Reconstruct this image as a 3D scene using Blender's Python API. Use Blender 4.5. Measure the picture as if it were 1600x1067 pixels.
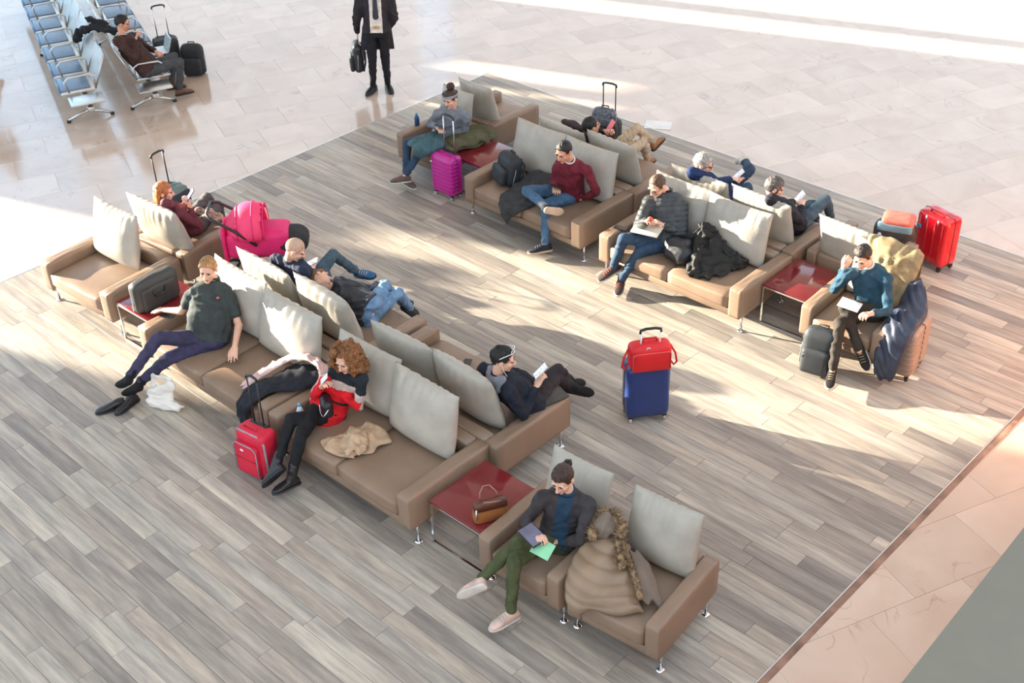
import bpy, bmesh, math, random
import numpy as np
from mathutils import Vector, Matrix, Euler

for o in list(bpy.data.objects):
    bpy.data.objects.remove(o)
scene = bpy.context.scene
COL = scene.collection
R_ = math.radians
random.seed(7)

# ------------------------------------------------------------------ camera
FPX = 1931.07                      # focal length in pixels of a 1600 wide frame
YAW, PITCH, ROLL = R_(-44.662), R_(34.55), R_(-2.0406)
CAMPOS = np.array([12.3405, -12.2032, 7.1])
_f = np.array([math.sin(YAW)*math.cos(PITCH), math.cos(YAW)*math.cos(PITCH), -math.sin(PITCH)])
_r = np.array([math.cos(YAW), -math.sin(YAW), 0.0])
_u = np.cross(_r, _f)
_r2 = math.cos(ROLL)*_r + math.sin(ROLL)*_u
_u2 = -math.sin(ROLL)*_r + math.cos(ROLL)*_u
CAMR = np.array([_r2, _u2, _f])
cd = bpy.data.cameras.new('camera')
cd.sensor_width = 36.0
cd.lens = FPX/1600.0*36.0
cd.clip_end = 200
cam = bpy.data.objects.new('camera', cd)
COL.objects.link(cam)
cam.matrix_world = Matrix(((_r2[0], _u2[0], -_f[0], CAMPOS[0]), (_r2[1], _u2[1], -_f[1], CAMPOS[1]),
                           (_r2[2], _u2[2], -_f[2], CAMPOS[2]), (0, 0, 0, 1)))
scene.camera = cam

# ------------------------------------------------------------------ light
SUN_AZ, SUN_EL = 20.0, 11.5        # direction the light travels to, and its height
wd = bpy.data.worlds.new('hall_daylight')
scene.world = wd
wd.use_nodes = True
wd.node_tree.nodes['Background'].inputs[0].default_value = (0.74, 0.88, 1.02, 1)
wd.node_tree.nodes['Background'].inputs[1].default_value = 1.75
sl = bpy.data.lights.new('low_sun', 'SUN')
sl.energy = 30.0
sl.color = (1.0, 0.90, 0.73)
sl.angle = R_(0.6)
so = bpy.data.objects.new('low_sun', sl)
COL.objects.link(so)
_sd = Vector((math.cos(R_(SUN_AZ))*math.cos(R_(SUN_EL)), math.sin(R_(SUN_AZ))*math.cos(R_(SUN_EL)), -math.sin(R_(SUN_EL))))
so.rotation_euler = _sd.to_track_quat('-Z', 'Y').to_euler()
so.location = (-14, -8, 6)
scene.view_settings.view_transform = 'Standard'
scene.view_settings.look = 'None'
scene.view_settings.gamma = 1.0
scene.view_settings.use_curve_mapping = False
scene.view_settings.exposure = 0.06

# ------------------------------------------------------------------ helpers
def at(u, v, z=0.0):
    """world point at height z that lies on the sight line of photo pixel (u, v)"""
    d = CAMR.T @ np.array([(u-800)/FPX, -(v-533.5)/FPX, 1.0])
    return CAMPOS + d*((z-CAMPOS[2])/d[2])

def V(*a): return np.array(a, float)
def nrm(a):
    a = np.asarray(a, float); n = np.linalg.norm(a)
    return a/n if n > 1e-9 else a
def azv(az, el=0.0):
    return V(math.cos(R_(az))*math.cos(R_(el)), math.sin(R_(az))*math.cos(R_(el)), math.sin(R_(el)))

class MB:
    """collects vertices, faces and material indices of one mesh"""
    def __init__(s): s.v = []; s.f = []; s.m = []; s.n = 0
    def add(s, verts, faces, mi=0):
        verts = np.asarray(verts, float)
        s.v.append(verts)
        for f in faces: s.f.append([i+s.n for i in f]); s.m.append(mi)
        s.n += len(verts)
        return s
    def box(s, c, size, rz=0.0, mi=0, M=None):
        x, y, z = [d/2 for d in size]
        p = V([-x,-y,-z],[x,-y,-z],[x,y,-z],[-x,y,-z],[-x,-y,z],[x,-y,z],[x,y,z],[-x,y,z])
        if M is None:
            M = np.array([[math.cos(rz), -math.sin(rz), 0],[math.sin(rz), math.cos(rz), 0],[0,0,1]])
        p = p @ np.asarray(M).T + np.asarray(c)
        return s.add(p, [(0,3,2,1),(4,5,6,7),(0,1,5,4),(1,2,6,5),(2,3,7,6),(3,0,4,7)], mi)
    def ell(s, c, r, axes=None, nu=14, nv=9, mi=0):
        c = np.asarray(c, float)
        r = (r, r, r) if np.isscalar(r) else r
        A = np.eye(3) if axes is None else np.asarray(axes)
        P = [(0,0,-1)]
        for j in range(1, nv):
            ph = -math.pi/2 + math.pi*j/nv
            for i in range(nu):
                th = 2*math.pi*i/nu
                P.append((math.cos(ph)*math.cos(th), math.cos(ph)*math.sin(th), math.sin(ph)))
        P.append((0,0,1))
        P = np.array(P)*np.array(r)
        P = P @ A + c
        F = [(0, 1+(i+1) % nu, 1+i) for i in range(nu)]
        for j in range(nv-2):
            a = 1+j*nu; b = a+nu
            F += [(a+i, a+(i+1) % nu, b+(i+1) % nu, b+i) for i in range(nu)]
        a = 1+(nv-2)*nu; t = len(P)-1
        F += [(a+i, a+(i+1) % nu, t) for i in range(nu)]
        return s.add(P, F, mi)
    def loft(s, secs, cap=True, mi=0):
        n = len(secs[0]); P = np.concatenate(secs); F = []
        for k in range(len(secs)-1):
            a = k*n; b = a+n
            F += [(a+i, a+(i+1) % n, b+(i+1) % n, b+i) for i in range(n)]
        if cap:
            F.append(tuple(reversed(range(n)))); b = (len(secs)-1)*n
            F.append(tuple(range(b, b+n)))
        return s.add(P, F, mi)
    def cap(s, p, q, r1, r2, flat=None, k=1.0, nseg=12, mi=0):
        """tapered capsule from p to q; along direction flat it is k times as thick"""
        p = np.asarray(p, float); q = np.asarray(q, float)
        d = nrm(q-p)
        if np.linalg.norm(q-p) < 1e-6: d = V(0,0,1)
        a = np.cross(d, V(0,0,1) if abs(d[2]) < .9 else V(1,0,0)) if flat is None else np.cross(d, flat)
        a = nrm(a); b = np.cross(d, a)
        th = np.arange(nseg)*2*math.pi/nseg
        ring = np.outer(np.cos(th), a) + np.outer(np.sin(th), b)*k
        secs = []
        for e in (-.98, -.8, -.45): secs.append(p + d*r1*e + ring*r1*math.sqrt(1-e*e))
        secs.append(p + ring*r1); secs.append(q + ring*r2)
        for e in (.45, .8, .98): secs.append(q + d*r2*e + ring*r2*math.sqrt(1-e*e))
        return s.loft(secs, mi=mi)
    def tube(s, pts, r, nseg=8, closed=False, mi=0):
        pts = [np.asarray(p, float) for p in pts]; n = len(pts)
        rr = [r]*n if np.isscalar(r) else r
        th = np.arange(nseg)*2*math.pi/nseg; secs = []; prev = None
        for i, p in enumerate(pts):
            d = nrm((pts[(i+1) % n]-pts[i-1]) if closed else (pts[min(i+1, n-1)]-pts[max(i-1, 0)]))
            if prev is None: a = nrm(np.cross(d, V(0,0,1) if abs(d[2]) < .9 else V(1,0,0)))
            else: a = nrm(prev - d*np.dot(prev, d))
            prev = a; b = np.cross(d, a)
            secs.append(p + (np.outer(np.cos(th), a) + np.outer(np.sin(th), b))*rr[i])
        if closed: secs.append(secs[0])
        return s.loft(secs, cap=not closed, mi=mi)
    def mesh(s, name):
        me = bpy.data.meshes.new(name)
        me.from_pydata(np.concatenate(s.v).tolist(), [], s.f)
        if any(s.m): me.polygons.foreach_set('material_index', s.m)
        me.update()
        return me

def link(name, me, mats, parent=None, loc=None, smooth=True):
    o = bpy.data.objects.new(name, me); COL.objects.link(o)
    if mats is not None and me is not None and len(me.materials) == 0:
        for m in (mats if isinstance(mats, (list, tuple)) else [mats]): me.materials.append(m)
    if smooth and me is not None: me.polygons.foreach_set('use_smooth', [True]*len(me.polygons))
    if parent is not None: o.parent = parent
    if loc is not None: o.location = loc
    return o

def tag(o, label, cat, group=None, kind=None):
    o['label'] = label
    if cat: o['category'] = cat
    if group: o['group'] = group
    if kind: o['kind'] = kind
    return o

def thing(name, label, cat, loc=(0,0,0), rz=0.0, group=None):
    o = bpy.data.objects.new(name, None); COL.objects.link(o)
    o.empty_display_size = .1
    o.location = tuple(float(x) for x in loc); o.rotation_euler = (0, 0, rz)
    return tag(o, label, cat, group)

def struct(o): o['kind'] = 'structure'; return o

def copy_tree(root, parent=None):
    c = root.copy(); COL.objects.link(c)
    if parent is not None: c.parent = parent
    for ch in list(root.children): copy_tree(ch, c)
    return c

def rbox_mesh(name, size, bev=.01, seg=2, c=(0,0,0)):
    bm = bmesh.new(); bmesh.ops.create_cube(bm, size=1)
    for v in bm.verts: v.co = Vector((v.co.x*size[0], v.co.y*size[1], v.co.z*size[2]))
    bmesh.ops.bevel(bm, geom=list(bm.edges), offset=bev, segments=seg, profile=.5, affect='EDGES', clamp_overlap=True)
    for v in bm.verts: v.co += Vector(c)
    me = bpy.data.meshes.new(name); bm.to_mesh(me); bm.free()
    return me
def rbox(name, size, bev, mat, parent=None, c=(0,0,0), seg=2, rot=None):
    o = link(name, rbox_mesh(name, size, bev, seg), mat, parent, c)
    if rot is not None: o.rotation_euler = rot
    return o

def puff_mesh(name, size, puff=.012, r=.035, n=(14,12,4), seed=0, c=(0,0,0)):
    """soft box with rounded edges and a bulging top"""
    bm = bmesh.new(); bmesh.ops.create_cube(bm, size=2)
    bmesh.ops.subdivide_edges(bm, edges=list(bm.edges), cuts=9, use_grid_fill=True)
    h = [d/2 for d in size]; rnd = random.Random(seed); ph = [rnd.uniform(0, 6) for _ in range(6)]
    for v in bm.verts:
        x, y, z = v.co
        p = [x*h[0], y*h[1], z*h[2]]
        q = [max(-h[i]+r, min(h[i]-r, p[i])) for i in range(3)]
        d = Vector((p[0]-q[0], p[1]-q[1], p[2]-q[2]))
        if d.length > 1e-9: d = d.normalized()*r
        p = Vector(q)+d
        b = (1-x*x)*(1-y*y)
        if z > .9: p.z += puff*b + .003*math.sin(7*x+ph[0])*math.sin(6*y+ph[1])
        if abs(y) > .9: p.y += math.copysign(puff*.6*(1-x*x)*(1-z*z), y)
        v.co = p + Vector(c)
    me = bpy.data.meshes.new(name); bm.to_mesh(me); bm.free()
    return me

def folds(P, amp, freq, seed):
    """displacement (along the normal) of cloth wrinkles"""
    rng = np.random.RandomState(seed); P = np.asarray(P)
    W = P.copy()
    for k in range(3):
        W = W + .06*np.sin((P @ rng.randn(3, 3))*freq*.35 + rng.rand(3)*6)
    d = np.zeros(len(P))
    for k in range(5):
        kv = nrm(rng.randn(3))*freq*(.6+.9*rng.rand())
        d += (1-np.abs(np.sin(W @ kv + rng.rand()*6)))*2-1
    return amp*d/2.2

def vox(mb, voxel, smooth=2, sf=.5):
    """union of all closed shapes in mb as one continuous surface"""
    me = mb.mesh('tmp'); o = bpy.data.objects.new('tmp', me); COL.objects.link(o)
    m = o.modifiers.new('r', 'REMESH'); m.mode = 'VOXEL'; m.voxel_size = voxel
    if smooth:
        sm = o.modifiers.new('s', 'SMOOTH'); sm.factor = sf; sm.iterations = smooth
    dg = bpy.context.evaluated_depsgraph_get()
    r = bpy.data.meshes.new_from_object(o.evaluated_get(dg), depsgraph=dg)
    bpy.data.objects.remove(o); bpy.data.meshes.remove(me)
    return r

def get_co(me):
    a = np.empty(len(me.vertices)*3); me.vertices.foreach_get('co', a); return a.reshape(-1, 3)
def get_no(me):
    a = np.empty(len(me.vertices)*3); me.vertices.foreach_get('normal', a); return a.reshape(-1, 3)
def set_co(me, a): me.vertices.foreach_set('co', np.ascontiguousarray(a).ravel()); me.update()
def displace(me, d):
    set_co(me, get_co(me) + get_no(me)*d[:, None])

# ------------------------------------------------------------------ materials
MATS = {}
def mat(name, col, rough=.6, metal=0.0, var=.12, vscale=6.0, bump=0.0, bscale=60.0, spec=.5, coat=0.0, col2=None, sheen=0.0, stretch=None, alpha=None, emit=None):
    if name in MATS: return MATS[name]
    m = bpy.data.materials.new(name); m.use_nodes = True
    nt = m.node_tree; b = nt.nodes['Principled BSDF']; L = nt.links
    tc = nt.nodes.new('ShaderNodeTexCoord')
    mp = nt.nodes.new('ShaderNodeMapping'); L.new(tc.outputs['Object'], mp.inputs[0])
    if stretch: mp.inputs['Scale'].default_value = stretch
    nz = nt.nodes.new('ShaderNodeTexNoise'); nz.inputs['Scale'].default_value = vscale; nz.inputs['Detail'].default_value = 4
    L.new(mp.outputs[0], nz.inputs['Vector'])
    mx = nt.nodes.new('ShaderNodeMix'); mx.data_type = 'RGBA'
    c2 = col2 if col2 else tuple(c*(1-2*var) for c in col)
    c1 = col if col2 else tuple(min(1, c*(1+var)) for c in col)
    mx.inputs['A'].default_value = (*c1, 1); mx.inputs['B'].default_value = (*c2, 1)
    rp = nt.nodes.new('ShaderNodeValToRGB'); rp.color_ramp.elements[0].position = .35; rp.color_ramp.elements[1].position = .68
    L.new(nz.outputs['Fac'], rp.inputs[0]); L.new(rp.outputs[0], mx.inputs['Factor'])
    L.new(mx.outputs['Result'], b.inputs['Base Color'])
    b.inputs['Roughness'].default_value = rough; b.inputs['Metallic'].default_value = metal
    b.inputs['Specular IOR Level'].default_value = spec
    b.inputs['Coat Weight'].default_value = coat
    if sheen: b.inputs['Sheen Weight'].default_value = sheen
    if bump:
        n2 = nt.nodes.new('ShaderNodeTexNoise'); n2.inputs['Scale'].default_value = bscale; n2.inputs['Detail'].default_value = 3
        L.new(mp.outputs[0], n2.inputs['Vector'])
        bp = nt.nodes.new('ShaderNodeBump'); bp.inputs['Strength'].default_value = bump; bp.inputs['Distance'].default_value = .01
        L.new(n2.outputs['Fac'], bp.inputs['Height']); L.new(bp.outputs[0], b.inputs['Normal'])
    if alpha is not None:
        b.inputs['Transmission Weight'].default_value = 1-alpha; b.inputs['IOR'].default_value = 1.2
    if emit:
        b.inputs['Emission Color'].default_value = (*emit[0], 1); b.inputs['Emission Strength'].default_value = emit[1]
    MATS[name] = m
    return m
def srgb(r, g, b, k=1.0):
    return tuple(min(1, k*((c/255)/12.92 if c/255 <= .04045 else ((c/255+.055)/1.055)**2.4)) for c in (r, g, b))
leather = mat('taupe_leather', srgb(140,116,96), .42, var=.06, vscale=3, bump=.12, bscale=90)
pillow_m = mat('stone_grey_leather', srgb(174,167,154), .45, var=.05, vscale=4, bump=.15, bscale=30)
chrome = mat('chrome', (.78,.78,.78), .14, metal=1, var=.03)
steel = mat('brushed_steel', (.62,.63,.62), .3, metal=1, var=.05)
plastic_black = mat('black_plastic', (.018,.018,.02), .35, var=.1)
rubber = mat('dark_rubber', (.02,.02,.02), .7)
wheel_grey = mat('grey_wheel', (.45,.45,.45), .4)
table_red = mat('oxblood_lacquer', srgb(116,34,38), .14, var=.03, coat=.3)
screen = mat('lit_screen', (.7,.75,.8), .2, var=.25, vscale=60, emit=((.8,.85,1.0), .35))
paper_m = mat('white_paper', (.82,.82,.8), .7, var=.04)
# ------------------------------------------------------------------ floor: marble hall with a plank island
def plank_material(name, is_obj):
    m = bpy.data.materials.new(name); m.use_nodes = True; nt = m.node_tree; L = nt.links
    b = nt.nodes['Principled BSDF']; N = nt.nodes.new
    geo = N('ShaderNodeNewGeometry')
    if is_obj: rnd = N('ShaderNodeObjectInfo').outputs['Random']
    else: rnd = geo.outputs['Random Per Island']
    wn = N('ShaderNodeTexWhiteNoise'); wn.noise_dimensions = '1D'; L.new(rnd, wn.inputs['W'])
    off = N('ShaderNodeVectorMath'); off.operation = 'SCALE'; L.new(wn.outputs['Color'], off.inputs[0]); off.inputs['Scale'].default_value = 50
    sc = N('ShaderNodeVectorMath'); sc.operation = 'MULTIPLY'; L.new(geo.outputs['Position'], sc.inputs[0]); sc.inputs[1].default_value = (1.5, 15, 1)
    ad = N('ShaderNodeVectorMath'); L.new(sc.outputs[0], ad.inputs[0]); L.new(off.outputs[0], ad.inputs[1])
    n1 = N('ShaderNodeTexNoise'); n1.inputs['Scale'].default_value = 1.3; n1.inputs['Detail'].default_value = 7; n1.inputs['Roughness'].default_value = .62
    L.new(ad.outputs[0], n1.inputs['Vector'])
    n2 = N('ShaderNodeTexNoise'); n2.inputs['Scale'].default_value = .45; n2.inputs['Detail'].default_value = 3
    L.new(ad.outputs[0], n2.inputs['Vector'])
    tone = N('ShaderNodeValToRGB'); e = tone.color_ramp.elements
    e[0].color = (*srgb(160,152,143), 1); e[1].color = (*srgb(214,204,188), 1)
    for p, c in ((.3, srgb(178,169,158)), (.55, srgb(195,183,168)), (.8, srgb(193,186,174))):
        x = e.new(p); x.color = (*c, 1)
    L.new(wn.outputs['Value'], tone.inputs[0])
    r1 = N('ShaderNodeValToRGB'); r1.color_ramp.elements[0].position = .38; r1.color_ramp.elements[1].position = .66
    r1.color_ramp.elements[0].color = (.62,.615,.62,1); r1.color_ramp.elements[1].color = (1.03,1.02,1.0,1)
    L.new(n1.outputs['Fac'], r1.inputs[0])
    mu = N('ShaderNodeMix'); mu.data_type = 'RGBA'; mu.blend_type = 'MULTIPLY'; mu.inputs['Factor'].default_value = .9
    L.new(tone.outputs[0], mu.inputs['A']); L.new(r1.outputs[0], mu.inputs['B'])
    r2 = N('ShaderNodeValToRGB'); r2.color_ramp.elements[0].position = .35; r2.color_ramp.elements[1].position = .7
    r2.color_ramp.elements[0].color = (.80,.79,.80,1); r2.color_ramp.elements[1].color = (1.06,1.04,1.0,1)
    L.new(n2.outputs['Fac'], r2.inputs[0])
    m2 = N('ShaderNodeMix'); m2.data_type = 'RGBA'; m2.blend_type = 'MULTIPLY'; m2.inputs['Factor'].default_value = 1
    L.new(mu.outputs['Result'], m2.inputs['A']); L.new(r2.outputs[0], m2.inputs['B'])
    L.new(m2.outputs['Result'], b.inputs['Base Color'])
    b.inputs['Roughness'].default_value = .42
    bp = N('ShaderNodeBump'); bp.inputs['Strength'].default_value = .12; bp.inputs['Distance'].default_value = .004
    L.new(n1.outputs['Fac'], bp.inputs['Height']); L.new(bp.outputs[0], b.inputs['Normal'])
    return m

def marble_material(name, is_obj):
    m = bpy.data.materials.new(name); m.use_nodes = True; nt = m.node_tree; L = nt.links
    b = nt.nodes['Principled BSDF']; N = nt.nodes.new
    geo = N('ShaderNodeNewGeometry')
    rnd = N('ShaderNodeObjectInfo').outputs['Random'] if is_obj else geo.outputs['Random Per Island']
    wn = N('ShaderNodeTexWhiteNoise'); wn.noise_dimensions = '1D'; L.new(rnd, wn.inputs['W'])
    off = N('ShaderNodeVectorMath'); off.operation = 'SCALE'; L.new(wn.outputs['Color'], off.inputs[0]); off.inputs['Scale'].default_value = 40
    ad = N('ShaderNodeVectorMath'); L.new(geo.outputs['Position'], ad.inputs[0]); L.new(off.outputs[0], ad.inputs[1])
    n1 = N('ShaderNodeTexNoise'); n1.inputs['Scale'].default_value = 1.4; n1.inputs['Detail'].default_value = 5; n1.inputs['Distortion'].default_value = .8
    L.new(ad.outputs[0], n1.inputs['Vector'])
    base = N('ShaderNodeValToRGB'); e = base.color_ramp.elements
    e[0].position = .3; e[0].color = (*srgb(200,177,158), 1); e[1].position = .75; e[1].color = (*srgb(216,197,180), 1)
    x = e.new(.52); x.color = (*srgb(208,187,170), 1)
    L.new(n1.outputs['Fac'], base.inputs[0])
    tone = N('ShaderNodeValToRGB'); tone.color_ramp.elements[0].color = (.92,.915,.91,1); tone.color_ramp.elements[1].color = (1.05,1.05,1.05,1)
    L.new(wn.outputs['Value'], tone.inputs[0])
    mu = N('ShaderNodeMix'); mu.data_type = 'RGBA'; mu.blend_type = 'MULTIPLY'; mu.inputs['Factor'].default_value = 1
    L.new(base.outputs[0], mu.inputs['A']); L.new(tone.outputs[0], mu.inputs['B'])
    n2 = N('ShaderNodeTexNoise'); n2.inputs['Scale'].default_value = 1.1; n2.inputs['Detail'].default_value = 6; n2.inputs['Distortion'].default_value = 1.6
    L.new(ad.outputs[0], n2.inputs['Vector'])
    vr = N('ShaderNodeValToRGB'); e = vr.color_ramp.elements
    e[0].position = .488; e[0].color = (0,0,0,1); e[1].position = .512; e[1].color = (0,0,0,1); x = e.new(.5); x.color = (.35,.35,.35,1)
    L.new(n2.outputs['Fac'], vr.inputs[0])
    n3 = N('ShaderNodeTexNoise'); n3.inputs['Scale'].default_value = 1.7; L.new(ad.outputs[0], n3.inputs['Vector'])
    r3 = N('ShaderNodeValToRGB'); r3.color_ramp.elements[0].position = .52; r3.color_ramp.elements[1].position = .62
    L.new(n3.outputs['Fac'], r3.inputs[0])
    mm = N('ShaderNodeMath'); mm.operation = 'MULTIPLY'; L.new(vr.outputs[0], mm.inputs[0]); L.new(r3.outputs[0], mm.inputs[1])
    mv = N('ShaderNodeMix'); mv.data_type = 'RGBA'
    L.new(mm.outputs[0], mv.inputs['Factor']); L.new(mu.outputs['Result'], mv.inputs['A']); mv.inputs['B'].default_value = (*srgb(150,110,84), 1)
    L.new(mv.outputs['Result'], b.inputs['Base Color'])
    b.inputs['Roughness'].default_value = .13
    b.inputs['IOR'].default_value = 1.75
    b.inputs['Specular IOR Level'].default_value = .6
    return m

MATX, MATY = 9.38, 12.6            # the plank island runs x 0..MATX, y -MATY..0
floor = thing('floor', 'grey plank island set in a pale marble hall floor', None)
struct(floor); del floor['label']
grout = mat('joint_grey', srgb(196,178,162), .8)
fb = link('floor_bed', MB().box((1, 0, -.04), (44, 44, .04)).mesh('floor_bed'), grout, floor, smooth=False)
pm_o, pm_s = plank_material('weathered_oak_plank', True), plank_material('weathered_oak_plank_far', False)
PW, PL, PT = .145, 1.22, .01
pl_mesh = {}
def plank_mesh(L):
    k = round(L, 2)
    if k not in pl_mesh:
        me = rbox_mesh('plank', (k-.003, PW-.003, PT), .0012, 1)
        me.materials.append(pm_o); pl_mesh[k] = me
    return pl_mesh[k]
rng = random.Random(3)
planks = []
ny = int(MATY/PW)
for j in range(ny):
    y = -(j+.5)*PW
    x = -round(rng.choice([.0,.2,.4,.6,.8,1.0])+rng.random()*.1, 1)
    while x < MATX:
        x0, x1 = max(x, 0), min(x+PL, MATX)
        if x1-x0 > .05: planks.append((round(x1-x0, 2), (x0+x1)/2, y))
        x += PL
def pdist(p): return (p[1]-CAMPOS[0])**2+(p[2]-CAMPOS[1])**2
def in_view(x, y, m=30):
    c = CAMR @ (np.array([x, y, 0])-CAMPOS)
    u, v = 800+FPX*c[0]/c[2], 533.5-FPX*c[1]/c[2]
    return c[2] > 0 and -m < u < 1600+m and -m < v < 1067+m
planks.sort(key=lambda p: (0 if in_view(p[1], p[2], 10) else 1, pdist(p)))
for p in planks[:300]:
    o = link('plank', plank_mesh(p[0]), None, floor, (p[1], p[2], -PT/2), smooth=False)
rest = MB()
for p in planks[300:]: rest.box((p[1], p[2], -PT/2), (p[0]-.003, PW-.003, PT))
o = link('far_planks', rest.mesh('far_planks'), pm_s, floor, smooth=False); o['kind'] = 'stuff'
under = link('plank_underlay', MB().box((MATX/2, -MATY/2, -.0085), (MATX, MATY, .012)).mesh('u'), mat('underlay_grey', (.12,.115,.11), .8), floor, smooth=False)

mm_o, mm_s = marble_material('cream_marble', True), marble_material('cream_marble_far', False)
TA = R_(68.4)                      # the hall's own grid is turned against the island
e1, e2 = V(math.cos(TA), math.sin(TA)), V(-math.sin(TA), math.cos(TA))
TW, TH = .9, .6
tiles = []
for i in range(-26, 26):
    for j in range(-34, 34):
        c = e1*((i+.5*(j % 2))*TW) + e2*(j*TH)
        cs = [c+e1*a*TW/2+e2*b*TH/2 for a in (-1,1) for b in (-1,1)]
        if all(-.0 < q[0] < MATX and -MATY < q[1] < 0 for q in cs): continue
        if not any(in_view(q[0], q[1], 150) for q in cs):
            if abs(c[0]) > 14 or abs(c[1]) > 14: continue
        tiles.append((c[0], c[1], in_view(c[0], c[1], 20)))
tiles.sort(key=lambda p: (0 if p[2] else 1, (p[0]-CAMPOS[0])**2+(p[1]-CAMPOS[1])**2))
tme = rbox_mesh('tile', (TW-.0016, TH-.0016, .012), .0012, 1); tme.materials.append(mm_o)
for t in tiles[:300]:
    o = link('tile', tme, None, floor, (t[0], t[1], -.012), smooth=False); o.rotation_euler = (0, 0, TA)
rest = MB()
for t in tiles[300:]: rest.box((t[0], t[1], -.012), (TW-.0016, TH-.0016, .012), TA)
o = link('far_tiles', rest.mesh('far_tiles'), mm_s, floor, smooth=False); o['kind'] = 'stuff'

alu = mat('aluminium_edge', (.66,.66,.66), .35, metal=1, var=.04)
stone_edge = mat('brown_marble_border', srgb(150,118,100), .3, var=.25, vscale=5)
for k, (c, s) in enumerate((((-.012, -MATY/2, -.004), (.024, MATY, .012)), ((MATX/2, .012, -.004), (MATX+.048, .024, .012)))):
    struct(link('trim_%d' % (k+1), rbox_mesh('t', s, .003, 2), alu, None, c, smooth=False))
struct(link('trim_3', rbox_mesh('t', (.012, MATY, .012), .003, 2), alu, None, (MATX+.006, -MATY/2, -.004), smooth=False))
struct(link('trim_4', rbox_mesh('t', (.055, MATY, .010), .003, 2), stone_edge, None, (MATX+.04, -MATY/2, -.006), smooth=False))

# the olive parapet below the camera
wr = link('wall_right', MB().box((0,0,0), (2.6, 12, 2.0)).mesh('wall_right'), None, None, (11.93, -3.2, .99), smooth=False)
wr.rotation_euler = (0, 0, R_(1.7))
wr.data.materials.append(mat('olive_grey_paint', srgb(122,118,104), .7, var=.02)); wr.data.materials.append(mat('warm_bounce_face', srgb(232,164,116), .8, var=.04))
wr.data.polygons[5].material_index = 1  # hidden side, coloured to bounce warm light onto the seats
struct(wr)

# unseen stand-in for the window front, gaps shaped to cast the sun patches
wall_paint = mat('warm_white_paint', (.66,.62,.56), .7, var=.04)
gobo_mat = bpy.data.materials.new('translucent_gobo'); gobo_mat.use_nodes = True  # added translucent sheet: stops direct sun, glows as a soft bluish source
_n = gobo_mat.node_tree; _o = _n.nodes['Material Output']; _t = _n.nodes.new('ShaderNodeBsdfTranslucent'); _d = _n.nodes['Principled BSDF']; _m = _n.nodes.new('ShaderNodeMixShader')
_t.inputs['Color'].default_value = (.58,.78,1.0,1); _d.inputs['Base Color'].default_value = (.75,.77,.8,1); _d.inputs['Roughness'].default_value = .8
_m.inputs[0].default_value = .5; _n.links.new(_d.outputs[0], _m.inputs[1]); _n.links.new(_t.outputs[0], _m.inputs[2]); _n.links.new(_m.outputs[0], _o.inputs['Surface'])
wl = thing('gobo_wall', '', None); del wl['label']; struct(wl)
SD = azv(SUN_AZ)[:2]; SN = V(-SD[1], SD[0])
TWALL = -14.0
WD = V(math.cos(TA), math.sin(TA))
def wall_pt(s):                    # point of the gobo wall that shades line s of the floor
    p0 = SD*TWALL
    return p0 + WD*(s/np.dot(WD, SN))
for (s0, s1, z0, z1) in ((-15, -8.3, 0, 9), (-8.3, -5.72, 0, .9), (-8.3, -6.25, 5.5, 9), (-5.72, -5.22, 0, 4.3), (-5.22, -4.66, 0, 3.9), (-4.66, -3.4, 0, 5.4),
                         (-3.4, -1.36, 0, 9), (-1.36, -1.18, 0, 3.0), (-1.36, -1.18, 3.5, 9), (-1.18, -.62, 0, 9), (-.62, -.46, 0, 2.9), (-.62, -.46, 3.4, 9), (-.46, -.12, 0, 9), (-.12, .34, 0, 2.7), (-.12, .34, 3.25, 9),
                         (.34, 2.92, 0, 9), (2.92, 3.5, 0, .3), (3.5, 3.85, 0, 9), (3.85, 9, 0, .3), (9, 9.6, 0, 9)):
    a, b = wall_pt(s0), wall_pt(s1); c = (a+b)/2; L = np.linalg.norm(b-a)
    link('gobo_panel', MB().box((c[0], c[1], (z0+z1)/2-.02), (L, .03, z1-z0), TA).mesh('gobo_panel'), gobo_mat, wl, smooth=False)

# unseen hall ceiling, sized to let sky in; camera-side wall added for warm bounce
bamboo = mat('bamboo_slats', srgb(214,212,208), .6, var=.05, vscale=2)
ce = link('ceiling', MB().box((-3.5, .5, 9.6), (23, 29, .2)).mesh('ceiling'), bamboo, smooth=False); struct(ce)
wb = link('bounce_wall', MB().box((17, .5, 1.6), (.2, 29, 3.3)).mesh('bounce_wall'), mat('warm_bounce_plaster', srgb(226,160,118), .8, var=.05, vscale=1), smooth=False); struct(wb)
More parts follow.
